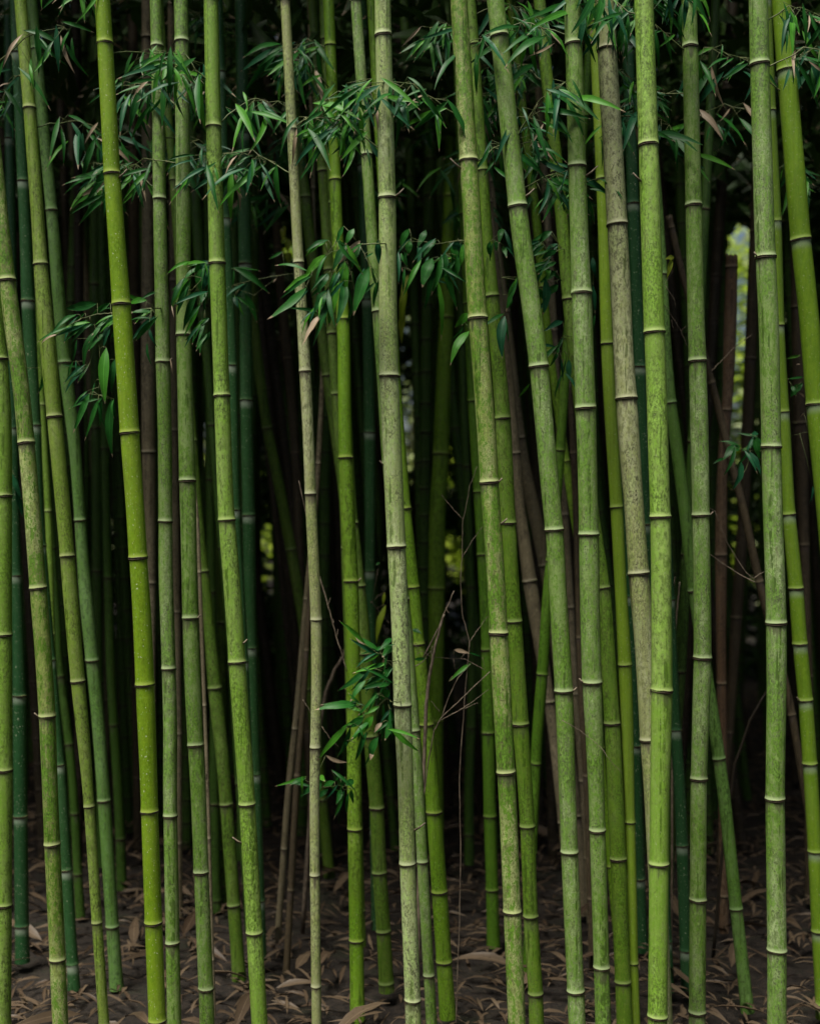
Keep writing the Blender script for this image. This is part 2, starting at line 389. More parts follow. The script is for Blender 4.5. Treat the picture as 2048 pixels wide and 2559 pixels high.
def litter():
    L = Leaves()
    for i in range(13000):
        y = random.uniform(3.2, 13); x = random.uniform(-1, 1) * (1.0 + y * .42); z = .02 + random.random() * .03 + .10 * mnoise.noise(Vector((x * .5, y * .5, 0)))
        a = random.random() * 6.28; l = random.uniform(.07, .16); e = Vector((math.cos(a) * l, math.sin(a) * l, random.uniform(-.02, .03)))
        p = Vector((x, y, z)); L.add(p, p + e, random.uniform(.012, .022), 0, Vector((random.uniform(-.5, .5), random.uniform(-.5, .5), 1)), seg=3)
    for i in range(420):          # fallen sheaths among the leaves
        y = random.uniform(3.2, 9); x = random.uniform(-1, 1) * (1.0 + y * .42); z = .05 + random.random() * .03 + .10 * mnoise.noise(Vector((x * .5, y * .5, 0)))
        a = random.random() * 6.28; l = random.uniform(.14, .32); p = Vector((x, y, z)); L.add(p, p + Vector((math.cos(a) * l, math.sin(a) * l, random.uniform(-.01, .06))), random.uniform(.03, .06), 0, Vector((random.uniform(-.5, .5), random.uniform(-.5, .5), 1)), seg=6)
    m = leaf_mat('litter_leaf', (.06, .04, .025), (.13, .095, .06), tip=2, transl=.05)
    tag(link('leaf_litter', L.mesh('leaf_litter', [m], Vector((0, 0, 0)))), 'dry brown bamboo leaves scattered over the dark ground between the stems', 'leaf litter', kind='stuff')
litter()

# ================================================================ traced bamboo
# id: (Y, material, label, [(tile, y, left, right) ...], [(tile, y) rings ...], options)
CUL = {}
def C(id, Y, mat, label, pts, nodes, **kw): CUL[id] = (Y, mat, label, pts, nodes, kw)

C('A', 4.22, 'lime', 'yellow green bamboo cut by the left edge of the photo', [(1,22,-150,-25),(1,700,-100,30),(1,1300,-50,82),(1,1800,-30,98),(5,0,-35,95),(5,975,-42,90),(5,2150,-40,90)], [(1,965),(1,2030),(5,975),(5,2030)])
C('B', 4.0, 'mottle', 'heavily moss-mottled pale bamboo leaning right near the left edge', [(1,22,-35,75),(1,345,-12,115),(1,700,28,160),(1,1100,90,213),(1,1600,135,262),(1,2150,186,310),(5,600,230,362),(5,1100,272,400),(5,1600,303,432),(5,2150,330,450)], [(1,345),(1,1615),(5,610),(5,1612)])
C('C', 4.9, 'blue', 'dark blue-green smooth bamboo passing behind the moss-mottled one on the left', [(1,22,158,245),(1,500,165,270),(1,900,188,287),(1,1480,228,316),(1,2150,250,342),(5,280,275,362),(5,1160,345,430),(5,2000,420,506),(5,2150,430,518)], [(1,508),(1,1480),(5,280),(5,1170),(5,1990)])
C('D', 4.3, 'moss', 'olive bamboo with a tan leaf tip crossing it, second bold stem from the left', [(1,22,260,360),(1,225,265,375),(1,700,300,425),(1,1100,340,465),(1,1410,370,487),(1,2000,428,540),(5,0,438,554),(5,360,470,580),(5,800,505,620),(5,1340,555,662),(5,1800,605,705),(5,2150,645,725)], [(1,222),(1,1412),(5,362),(5,1340)], mat2=1)
C('E', 5.2, 'lime', 'very thin yellowish bamboo squeezed between two bold stems at left', [(1,22,262,305),(1,1250,305,350),(1,2150,350,402),(5,280,360,412),(5,1000,385,430),(5,2150,420,470)], [(1,300),(1,1320),(1,2150),(5,970),(5,1700)])
C('F', 4.92, 'green2', 'slender bamboo, blue-green above and grey green below, under the leftmost leaf spray', [(1,22,375,465),(1,400,400,500),(1,700,428,522),(1,980,450,550),(1,1300,490,590),(1,1700,545,635),(1,2150,575,660),(5,75,583,667),(5,500,605,700),(5,900,640,745),(5,1175,672,768),(5,1600,715,812),(5,2150,755,855)], [(1,990),(5,80),(5,1175)])
C('G', 6.6, 'far_green', 'dim vertical green bamboo behind the leftmost leaf spray', [(1,22,700,795),(1,1000,705,792),(1,2150,715,800),(5,900,725,805),(5,2150,750,830)], [(1,378),(1,1500),(5,475),(5,1350)])
C('G2', 6.2, 'far_green', 'faint dark green bamboo in the black gap left of the brightest yellow-green stem', [(1,1500,790,860),(5,200,800,866),(5,1300,830,902),(5,2150,885,960)], [(5,530),(5,1680)])
C('H', 7.0, 'dead', 'grey dead bamboo leaning above the leftmost leaf spray', [(1,22,585,660),(1,480,642,712),(1,1600,695,765),(5,1000,760,820)], [(1,700),(1,1600),(5,700)])
C('I', 7.2, 'brown', 'thin brown bamboo showing above the leaves left of the brightest stem', [(1,22,800,858),(1,480,803,858),(5,2150,815,870)], [(1,305),(1,1300),(5,300),(5,1200)])
C('J', 3.9, 'bright', 'brightest smooth yellow-green bamboo at left, in front of the leaf spray', [(1,22,845,975),(1,250,858,992),(1,520,870,1012),(1,900,895,1040),(1,1200,915,1060),(1,1530,937,1083),(1,1900,965,1105),(1,2150,985,1125),(5,370,1003,1145),(5,700,1028,1168),(5,1000,1040,1185),(5,1360,1050,1197),(5,1700,1070,1212),(5,2150,1095,1228)], [(1,532),(1,1537),(5,372),(5,1363)])
C('K', 5.6, 'dead', 'thick grey-brown dead bamboo right behind the brightest yellow-green stem', [(1,22,1108,1200),(1,1000,1105,1213),(1,1690,1110,1217),(1,2150,1125,1222),(5,570,1158,1218),(5,1100,1165,1215),(5,2150,1170,1225)], [(1,600),(1,1690),(5,572),(5,1500)])
C('K2', 7.0, 'brown', 'dark reddish brown bamboo to the right of the brightest stem, high up', [(1,22,1003,1092),(1,1000,1010,1095),(5,2150,1040,1120)], [(1,480),(1,1500),(5,600)])
C('L', 4.3, 'green', 'mottled green bamboo just right of the thick grey dead stem', [(1,22,1203,1303),(1,500,1213,1320),(1,980,1220,1330),(1,1500,1233,1340),(1,2150,1232,1339),(5,500,1232,1340),(5,900,1248,1357),(5,1240,1258,1368),(5,1700,1273,1382),(5,2150,1270,1378)], [(1,985),(5,90),(5,1240)])
C('M', 5.8, 'dead', 'light tan dead bamboo between two mottled green stems, upper left', [(1,22,1320,1382),(1,900,1328,1386),(1,2150,1340,1395),(5,2150,1370,1420)], [(1,350),(1,1520),(5,800)])
C('N', 4.2, 'green', 'tall grey-green bamboo with leaves hanging over its upper part', [(1,22,1375,1490),(1,500,1374,1486),(1,780,1372,1493),(1,1300,1385,1505),(1,1910,1395,1525),(1,2150,1405,1528),(5,500,1415,1535),(5,850,1422,1543),(5,1300,1438,1565),(5,1840,1472,1590),(5,2150,1495,1610)], [(1,775),(1,1913),(5,845),(5,1838)])
C('O', 4.62, 'dead', 'thin reddish tan cane following the right edge of a grey-green stem', [(1,22,1425,1450),(1,900,1440,1468),(1,1900,1490,1516),(5,0,1528,1556),(5,490,1543,1572),(5,1000,1560,1591),(5,1530,1583,1612),(6,2150,45,72)], [(5,490),(5,1530)])
C('P', 5.0, 'moss', 'shaded olive bamboo slanting right out from behind a grey-green stem', [(1,1500,1465,1535),(5,0,1510,1580),(5,470,1545,1628),(6,900,28,112),(6,1385,55,165),(6,1800,108,212),(6,2150,140,240)], [(1,1600),(5,480),(6,1390)])
C('Q', 5.6, 'far_green', 'dim green bamboo that slants behind the striped yellow-green stem', [(1,22,1505,1595),(1,540,1545,1630),(2,900,18,95),(2,1500,70,130),(6,0,115,185),(6,800,190,260)], [(1,545),(2,1480),(6,300)])
C('S', 6.0, 'moss', 'short glimpse of a green bamboo hard against the left of the striped stem', [(2,1500,110,190),(6,0,125,205),(6,880,115,200),(6,1600,120,205),(6,2150,125,215)], [(2,1800),(6,878)])
C('P2', 5.9, 'far_green', 'deep green bamboo low between the shaded olive stem and the grey-green stem', [(6,900,60,130),(6,1400,75,150),(6,2150,72,150)], [(6,1450)])
C('R', 4.0, 'lime', 'striped yellow-green bamboo with a small dark split low on it', [(2,22,73,195),(2,215,78,205),(2,700,92,215),(2,1245,105,232),(2,1700,125,250),(2,2150,145,268),(6,78,148,280),(6,500,183,315),(6,900,213,345),(6,1190,228,360),(6,1700,265,395),(6,2150,300,425)], [(2,212),(2,1248),(6,78),(6,1188)])
C('R2', 5.0, 'blue', 'slim blue-green bamboo tucked behind the right side of the striped stem', [(2,22,165,240),(2,600,190,270),(2,1010,205,283),(2,1600,222,298),(2,2130,235,312),(6,500,262,338),(6,1190,300,378),(6,2150,345,420)], [(2,1010),(2,2140),(6,1185)])
C('R3', 6.2, 'far_green', 'dim green bamboo seen between two blue-green stems at the top', [(2,22,238,300),(2,1000,265,325),(6,0,300,360)], [(2,480),(2,1400)])
C('T', 5.2, 'blue', 'bold blue-green bamboo with whitish bands under its rings', [(2,22,295,395),(2,215,300,402),(2,700,308,402),(2,1285,315,417),(2,1700,320,418),(2,2150,325,427),(6,500,338,436),(6,1080,365,447),(6,1600,385,462),(6,2065,405,477),(6,2150,408,480)], [(2,218),(2,1283),(6,40),(6,1078),(6,2065)])
C('U', 6.4, 'moss', 'dark olive bamboo slanting strongly right across the black gap', [(2,22,330,410),(2,700,380,455),(2,1000,415,492),(2,1500,478,558),(2,1900,565,648),(2,2150,607,690),(6,310,665,750),(6,900,765,845),(6,2150,900,980)], [(2,600),(2,1505),(6,310),(6,1400)])
C('V', 6.6, 'brown', 'dim red-brown bamboo left of the slim tan stem, upper half', [(2,22,572,640),(2,500,600,672),(2,960,648,728),(2,1800,715,785),(6,1200,790,850),(6,2150,830,890)], [(2,100),(2,965),(2,1700),(6,900)])
C('Wc', 3.95, 'tan', 'slim tan-green bamboo with close-set double rings, left of centre', [(2,22,718,800),(2,205,727,812),(2,600,755,838),(2,1055,775,868),(2,1500,802,888),(2,2015,820,910),(6,0,825,910),(6,500,846,932),(6,860,858,945),(6,1300,868,952),(6,1600,868,949),(6,1860,862,945),(6,2150,860,937)], [(2,210),(2,1058),(2,2017),(6,860),(6,1858)])
C('X', 5.45, 'dead', 'thin grizzled dead cane crossing behind the slim tan stem and leaning left low down', [(2,22,870,905),(2,500,915,950),(2,800,945,980),(2,1050,940,978),(2,1780,902,945),(6,0,875,920),(6,500,825,865),(6,1100,770,815),(6,1500,740,790),(6,2150,665,715)], [(2,1780),(6,700)])
C('X2', 5.1, 'brown', 'second thin dead cane beside the grizzled one, darker, low left of centre', [(6,500,850,890),(6,900,822,862),(6,1500,785,830),(6,2150,725,778)], [(6,1100)], top=(6,300))
C('Y', 5.4, 'moss', 'olive bamboo slanting down behind the hanging leaves to join a vivid green stem', [(2,22,812,900),(2,500,880,965),(2,1090,950,1032),(2,1600,1025,1105),(2,2150,1100,1180),(6,1000,1160,1235),(6,2150,1190,1260)], [(2,450),(2,1092),(6,100),(6,1200)])
C('Y2', 5.0, 'moss', 'moss green bamboo hugging the left side of the vivid green stem', [(2,22,948,1030),(2,760,985,1065),(2,1235,1020,1100),(6,0,1090,1165),(6,2150,1150,1225)], [(2,265),(2,762),(2,1237),(6,300)])
C('Z', 4.6, 'vivid', 'vivid green bamboo rising under the hanging leaves left of centre', [(2,22,1020,1112),(2,645,1066,1166),(2,1300,1074,1176),(2,1730,1079,1192),(2,2150,1093,1203),(6,555,1116,1230),(6,1000,1133,1243),(6,1525,1143,1252),(6,2150,1145,1257)], [(2,650),(2,1732),(6,557),(6,1525)])
C('Z2', 4.9, 'moss', 'olive green bamboo emerging from behind the vivid green stem in the lower half', [(2,22,1020,1100),(2,1000,1080,1165),(2,1750,1110,1200),(2,2150,1135,1225),(6,590,1190,1286),(6,800,1205,1306),(6,1120,1235,1338),(6,1600,1265,1376),(6,1900,1290,1405),(6,2150,1308,1420)], [(2,1000),(6,105),(6,595),(6,1125)])
C('AA', 5.6, 'blue', 'shaded blue-green bamboo with one white band, left of the centre stem', [(2,22,1245,1335),(2,400,1262,1350),(2,900,1270,1356),(2,1545,1278,1370),(2,2150,1280,1366),(6,480,1282,1360),(6,900,1295,1370),(6,2150,1320,1400)], [(2,500),(2,1535),(6,480),(6,1500)])
C('AB', 4.3, 'green', 'grey-green bamboo half hidden behind the big pale centre stem', [(2,22,1293,1383),(2,585,1337,1427),(2,1100,1378,1468),(2,1780,1420,1510),(7,0,-98,-10),(7,700,-18,72),(7,1300,32,118),(7,1725,58,147),(7,2150,95,180)], [(2,590),(2,1780),(7,700),(7,1725)])
C('AC', 3.9, 'pale', 'big pale speckled bamboo in the centre beside the lower leaf spray', [(2,22,1395,1532),(2,500,1398,1538),(2,1090,1405,1555),(2,1500,1423,1570),(2,2150,1447,1592),(6,285,1457,1603),(6,700,1482,1617),(7,1000,-68,66),(7,1520,-58,80),(7,1800,-40,90),(7,2150,-20,104)], [(2,1093),(6,287),(6,1525)])
C('AD', 4.6, 'vivid', 'saturated green bamboo right of the big pale centre stem, lower half', [(3,22,-150,-75),(3,600,-110,-25),(3,1400,-65,22),(3,2150,-10,78),(7,605,52,146),(7,1050,98,192),(7,1680,148,256),(7,2150,182,302)], [(3,1100),(3,2130),(7,605),(7,1050),(7,1678)])
C('AE', 6.6, 'vivid', 'thick blurred green bamboo standing far back right of centre', [(3,22,328,425),(3,640,308,420),(3,1200,278,390),(3,1700,262,386),(7,0,227,350),(7,610,213,345),(7,1400,228,335),(7,2150,240,335)], [(3,640),(3,1702),(7,612),(7,1650)])
C('AF', 3.95, 'mottle', 'boldly speckled bamboo right of the gap with bare twigs', [(3,22,493,638),(3,300,500,650),(3,640,522,672),(3,1100,560,705),(3,1500,590,738),(3,1925,613,760),(3,2150,633,776),(7,500,668,808),(7,960,685,833),(7,1400,713,858),(7,1700,733,872),(7,2045,752,895),(7,2150,765,902)], [(3,645),(3,1925),(7,962),(7,2050)])
C('AG', 4.25, 'moss2', 'darker green bamboo touching the right side of the boldly speckled one', [(3,22,630,722),(3,250,650,750),(3,470,665,772),(3,900,705,815),(3,1425,748,870),(3,1900,768,887),(7,0,782,900),(7,500,812,925),(7,875,832,955),(7,1300,862,982),(7,1670,875,1008),(7,2150,915,1030)], [(3,470),(3,1425),(7,103),(7,872),(7,1672)])
C('AH1', 5.4, 'dead', 'grey dead bamboo slanting right, nearer of the two dead stems right of centre', [(3,1300,820,900),(3,2150,890,975),(7,300,930,1030),(7,555,955,1070),(7,1100,1050,1150),(7,1700,1150,1230),(7,2150,1200,1280)], [(3,1700),(7,557),(7,1500)])
C('AH2', 5.8, 'dead', 'browner dead bamboo slanting right behind the grey dead one', [(3,22,700,770),(3,800,792,880),(3,1200,840,925),(3,1580,874,968),(3,1900,930,1030),(7,0,990,1095),(7,435,1085,1180),(7,700,1130,1222),(7,2150,1300,1390)], [(3,600),(3,1580),(7,435),(7,1440)])
C('AI', 5.0, 'vivid_dim', 'dark green bamboo leaning left out from behind a pale stem, lower right of centre', [(7,0,1175,1250),(7,600,1110,1185),(7,1000,1088,1170),(7,1280,1070,1160),(7,1700,1030,1120),(7,2150,1012,1092)], [(7,400),(7,1283),(7,1980)])
C('AJ', 4.0, 'green', 'pale green bamboo with a dark streak down it leaning right, right of centre', [(3,22,870,1015),(3,500,938,1088),(3,1015,1003,1150),(3,1500,1050,1195),(3,2150,1112,1257),(7,155,1135,1278),(7,700,1163,1302),(7,1410,1205,1350),(7,1800,1225,1360),(7,2150,1238,1370)], [(3,1018),(7,155),(7,1413)])
C('AK', 5.2, 'vivid', 'thin vivid green bamboo slanting in the gap between two pale green stems', [(3,22,1040,1108),(3,550,1090,1156),(3,900,1137,1202),(3,1300,1190,1255),(3,1760,1260,1325),(3,2150,1316,1385),(7,400,1385,1450),(7,1200,1460,1530)], [(3,400),(3,905),(3,1762),(7,800)])
C('AL', 4.45, 'moss2', 'mossy dark green bamboo crossing behind the ringed pale green stem', [(3,22,1218,1318),(3,490,1255,1353),(3,1200,1335,1432),(3,2150,1445,1545),(7,610,1535,1642),(7,1200,1567,1682),(7,1670,1595,1716),(7,2150,1615,1738)], [(3,495),(3,1500),(7,610),(7,1668)])
C('AM', 3.95, 'green', 'ringed pale green bamboo with strongly swollen pale joints, right of centre', [(3,22,1325,1468),(3,445,1338,1495),(3,900,1355,1507),(3,1340,1368,1527),(3,1800,1387,1535),(3,2150,1395,1541),(7,190,1397,1553),(7,700,1406,1557),(7,1345,1423,1577),(7,1700,1447,1586),(7,2150,1468,1592)], [(3,445),(3,1345),(7,192),(7,1347)])
C('AN', 4.45, 'fresh2', 'smooth yellow-green bamboo left of the greyish beige stem', [(3,22,1543,1640),(3,840,1563,1662),(4,1300,-65,33),(4,2120,-12,86),(8,600,20,112),(8,1205,45,152),(8,1700,65,165),(8,2150,88,170)], [(3,843),(4,2120),(8,1210)])
C('AO', 4.05, 'tan', 'greyish beige bamboo sliding behind the bright green stem at right', [(4,22,-35,125),(4,500,-5,150),(4,900,10,165),(4,1265,30,198),(4,1700,60,225),(4,2150,103,252),(8,500,130,295),(8,1000,180,330),(8,1790,220,362),(8,2150,250,388)], [(4,1270),(8,495),(8,1795)])
C('AP', 3.85, 'lime', 'thickest bright green bamboo right of the greyish beige one', [(4,22,230,385),(4,400,243,403),(4,750,255,415),(4,1200,272,430),(4,1700,285,442),(4,2150,297,455),(8,60,300,462),(8,500,305,462),(8,1000,307,468),(8,1410,304,470),(8,1800,303,463),(8,2150,298,447)], [(4,752),(8,55),(8,1410)])
C('AQ', 4.9, 'blue_dark', 'dark green bamboo with white droplets between the beige and bright green stems', [(4,22,130,228),(4,500,150,246),(4,1020,165,267),(4,2150,205,302),(8,110,210,305),(8,900,262,352),(8,2150,330,420)], [(4,1022),(8,115),(8,1000)], flecks=1)
C('AQ2', 5.3, 'blue_dark', 'near-black green bamboo behind the smooth yellow-green stem, lower right', [(4,1200,-20,60),(8,0,85,165),(8,675,95,180),(8,1840,140,235),(8,2150,150,245)], [(8,676),(8,1840)])
C('AQ3', 4.9, 'blue_dark', 'dark blue-green bamboo low at the right side of the thickest bright stem', [(8,300,395,470),(8,1100,425,505),(8,1600,440,528),(8,2150,478,572)], [(8,700)])
C('AR', 4.7, 'moss3', 'green bamboo slanting right from the thickest stem and behind the next one', [(4,22,330,412),(4,900,385,465),(4,1300,412,505),(4,1600,453,552),(4,2150,525,620),(8,630,588,686),(8,1250,680,776),(8,1600,735,832),(8,1940,780,880),(8,2150,815,912)], [(4,300),(4,1305),(8,632),(8,1942)])
C('AR2', 5.0, 'far_green2', 'dim green bamboo leaning left behind the slanting green one', [(4,1500,600,680),(8,0,560,640),(8,600,520,612),(8,1260,485,582),(8,2150,425,520)], [(8,350),(8,1262)])
C('AS', 4.2, 'green', 'straight mottled green bamboo left of the dead brown snapped stem', [(4,22,582,708),(4,500,588,715),(4,970,602,735),(4,1500,615,755),(4,2150,633,766),(8,600,637,772),(8,1150,636,775),(8,1500,630,766),(8,1900,625,753),(8,2150,620,748)], [(4,975),(8,42),(8,1155),(8,2100)])
C('AT', 5.5, 'brown2', 'dead brown bamboo snapped off with a ragged hollow top', [(4,150,890,980),(4,700,873,975),(4,1360,862,940),(4,1700,828,905),(4,2150,812,898),(8,350,808,905),(8,900,815,892),(8,2150,830,900)], [(4,1362),(8,352)], top=(4,150), cut=True)
C('AU', 6.5, 'brown', 'dark dead bamboo right of the bright gap in the leaves', [(4,22,1070,1150),(4,960,1040,1130),(4,2150,990,1075),(8,840,930,1018),(8,1740,885,950),(8,2150,850,915)], [(4,960),(8,842),(8,1740)])
C('AV', 5.15, 'brown', 'thin rough dead cane slanting right and passing behind a pale stem at right', [(4,22,460,512),(4,380,545,592),(4,1150,755,815),(4,1600,862,922),(8,0,1000,1062),(8,560,1115,1180),(8,1450,1355,1415),(8,2150,1470,1530)], [(4,1150),(8,560),(8,1600)], top=(4,-200))
C('AW', 4.0, 'green', 'straight pale green bamboo, boldest near the right edge', [(4,22,1118,1273),(4,160,1123,1278),(4,600,1145,1300),(4,1000,1156,1308),(4,1645,1165,1316),(4,2150,1175,1325),(8,400,1190,1342),(8,880,1200,1357),(8,1400,1210,1360),(8,2150,1205,1350)], [(4,165),(4,1648),(8,882)])
C('AX', 4.6, 'fresh', 'fresh green bamboo with closely spaced rings near the right edge', [(4,22,1245,1325),(4,800,1270,1350),(4,1375,1303,1388),(4,1800,1322,1412),(4,2150,1332,1430),(8,610,1383,1496),(8,1045,1417,1527),(8,1485,1453,1563),(8,1980,1490,1602),(8,2150,1500,1610)], [(4,700),(4,1375),(8,35),(8,612),(8,1047),(8,1485),(8,1982)])
C('AY', 4.35, 'fresh', 'thick saturated green bamboo slanting out past the right edge', [(4,22,1395,1550),(4,500,1450,1600),(4,1000,1490,1642),(4,1310,1510,1662),(4,1700,1550,1702),(4,2150,1600,1750),(8,1000,1690,1840)], [(4,28),(4,1312),(8,500),(8,1500)])
C('AZ', 6.0, 'brown', 'dim dark brown bamboo behind the fresh green stems at the right edge', [(4,22,1395,1490),(4,1465,1415,1525),(8,275,1462,1538),(8,1000,1478,1555),(8,2150,1500,1580)], [(4,560),(4,1465),(8,275),(8,1300)])
C('BA', 5.2, 'blue_dark', 'dark blue-green bamboo with white bands low in the gap near the left edge', [(1,900,62,140),(1,1500,72,150),(5,0,82,155),(5,510,90,168),(5,1450,103,209),(5,2150,108,212)], [(1,1500),(5,510),(5,1450)])
C('BB', 5.8, 'far_green', 'faint green bamboo low at left between the blue-green and olive stems', [(5,0,360,420),(5,1300,440,500),(5,1830,505,572),(5,2150,535,602)], [(5,300),(5,1300),(5,1830)])
C('BC', 5.4, 'vivid_dim', 'deep green bamboo showing low at the left side of the boldly speckled stem', [(3,1500,540,630),(3,2150,580,668),(7,300,602,690),(7,1090,632,720),(7,1740,638,736),(7,2150,650,748)], [(3,2000),(7,350),(7,1092),(7,1742)])
C('BC2', 6.6, 'far_green', 'very dim green bamboo behind the bare twigs right of centre', [(3,1500,470,530),(7,0,500,560),(7,1200,530,592),(7,1600,522,598),(7,2150,500,572)], [(7,600),(7,1700)])
C('BE', 5.1, 'brown', 'rough dark fibrous dead cane between two pale green stems right of centre', [(3,1100,1298,1342),(3,1600,1325,1385),(7,0,1348,1392),(7,760,1365,1415),(7,1500,1385,1440),(7,2150,1428,1478)], [(3,1700),(7,1000)], top=(3,1050))
C('BE2', 5.7, 'dead', 'dim purplish dead bamboo right behind the pale green stem with the dark streak', [(7,300,1270,1330),(7,900,1305,1362),(7,1440,1338,1393),(7,2150,1400,1450)], [(7,762),(7,1440)])

M['vivid'] = culm_mat('bamboo_vivid_green', (.14, .275, .013), (.08, .185, .006), (.25, .35, .06), moss=.6, pale=.4, speck=.35, stain=.3, streak=.35, flecks=.3)
M['vivid_dim'] = culm_mat('bamboo_deep_green', (.10, .23, .013), (.055, .15, .008), (.16, .28, .04), moss=.6, pale=.4, speck=.2, stain=.3, streak=.35)
M['moss2'] = culm_mat('bamboo_leaf_green', (.14, .25, .022), (.075, .165, .008), (.23, .32, .09), moss=.8, pale=.6, speck=.6, stain=.4, streak=.3)
M['moss3'] = culm_mat('bamboo_soft_green', (.09, .19, .03), (.05, .12, .012), (.17, .28, .10), moss=.7, pale=.6, speck=.4, stain=.4, streak=.3)
M['green2'] = culm_mat('bamboo_cool_green', (.11, .22, .055), (.065, .15, .02), (.20, .31, .13), moss=.7, pale=.6, speck=.3, stain=.4, streak=.3)
M['fresh2'] = culm_mat('bamboo_smooth_lime', (.23, .37, .03), (.13, .25, .012), (.30, .42, .09), moss=.4, pale=.3, speck=.12, stain=.2, streak=.45, rough=.35, flecks=.5, grain=.14, dash=.2)
M['far_green2'] = M['far_green']
M['brown2'] = culm_mat('bamboo_dead_rust', (.15, .09, .048), (.065, .042, .025), (.22, .165, .105), moss=.6, pale=.5, speck=.5, stain=.6, streak=.6, rough=.62)
M['blue_dark'] = culm_mat('bamboo_dark_blue_green', (.022, .085, .028), (.015, .06, .015), (.045, .12, .05), moss=.5, pale=.4, speck=.1, stain=.2, streak=.3, rough=.33, bloom=.6, flecks=.9, grain=.14, dash=.2)
M['olive'] = culm_mat('bamboo_olive', (.19, .28, .045), (.10, .18, .012), (.31, .37, .14), moss=.75, pale=.6, speck=.45, stain=.45, streak=.3)

# coverage raster of the picture, used to thicken the grove where the photo shows no gap
CS = 8; NXc, NYc = 2048 // CS, 2560 // CS
cover = np.zeros((NYc, NXc), np.int16)
def raster(line, inc=1, test=None):
    y0 = max(0, int(line.ytop // CS)); y1 = min(NYc - 1, int(line.ybot // CS))
    for r in range(y0, y1 + 1):
        py = r * CS + CS / 2; x = np.interp(py, line.g, line.cx); h = np.interp(py, line.g, line.wd) / 2
        a = int(round((x - h) / CS)); b = int(round((x + h) / CS)); a = max(a, 0); b = min(b, NXc)
        if b > a:
            if test is not None: test.append((r, a, b))
            else: cover[r, a:b] += inc

BAM = {}; LINES = {}
GF = 'bamboo stems standing in the front rows'; GM = 'bamboo stems standing deeper in the grove'
idn = 0
for id, (Y, mat, label, pts, nodes, kw) in CUL.items():
    idn += 1
    P = []
    for (t, y, a, b) in pts:
        xa, py = TP(t, a, y); xb, _ = TP(t, b, y); P.append((py, (xa + xb) / 2, xb - xa))
    if id == 'D': mat = 'olive'
    rs = random.Random(idn * 17)
    top = TP(kw['top'][0], 0, kw['top'][1])[1] if 'top' in kw else None
    ln = Line(P, Y, top=top, ty=rs.uniform(-.025, .025), top_z=6.9 + rs.random() * .8)
    nd = sorted(TP(t, 0, y)[1] for t, y in nodes)
    gaps = np.diff(nd) if len(nd) > 1 else np.array([380.0 * 4.2 / Y])
    g0 = float(gaps[0]); g1 = float(gaps[-1])
    g0 = min(max(g0, 300 * 4.2 / Y), 480 * 4.2 / Y); g1 = min(max(g1, 240 * 4.2 / Y), 420 * 4.2 / Y)
    while nd[0] - g0 > ln.ytop + 20: nd.insert(0, nd[0] - g0 * rs.uniform(.95, 1.05))
    while nd[-1] + g1 < ln.ybot - 12: nd.append(nd[-1] + g1); g1 = max(g1 * rs.uniform(.86, .93), 60)
    if id not in ('O', 'X', 'X2'): ln.cx = ln.cx + gauss(np.interp(ln.g, nd, [rs.uniform(-2.2, 2.2) * 4.2 / Y for _ in nd]), 2)
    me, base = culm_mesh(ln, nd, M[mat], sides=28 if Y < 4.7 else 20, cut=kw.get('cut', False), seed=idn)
    e = bpy.data.objects.new('bamboo', None); COL.objects.link(e); e.location = base; e.empty_display_size = .1
    tag(e, label, 'bamboo', GF if Y < 4.7 else GM)
    link('culm', me, e)
    for py in nd:
        if not (ln.ytop < py < ln.ybot - 4): continue
        c, r = ln.at(py); c2, _ = ln.at(py - 20); c3, _ = ln.at(py + 20); t = (c2 - c3).normalized()
        o = link('node_ring', RINGS[rs.randrange(4)], e)
        q = t.to_track_quat('Z', 'Y').to_matrix() @ Matrix.Rotation(rs.random() * 6.28, 3, 'Z')
        tiltm = Matrix.Rotation(rs.uniform(-.05, .05), 3, 'Y')
        hh = min(.0052, r * .18) * rs.uniform(.75, 1.3)
        o.matrix_local = Matrix.Translation(c - base) @ (tiltm @ q).to_4x4() @ Matrix.Diagonal((r, r, hh, 1))
    BAM[id] = e; LINES[id] = ln; raster(ln)

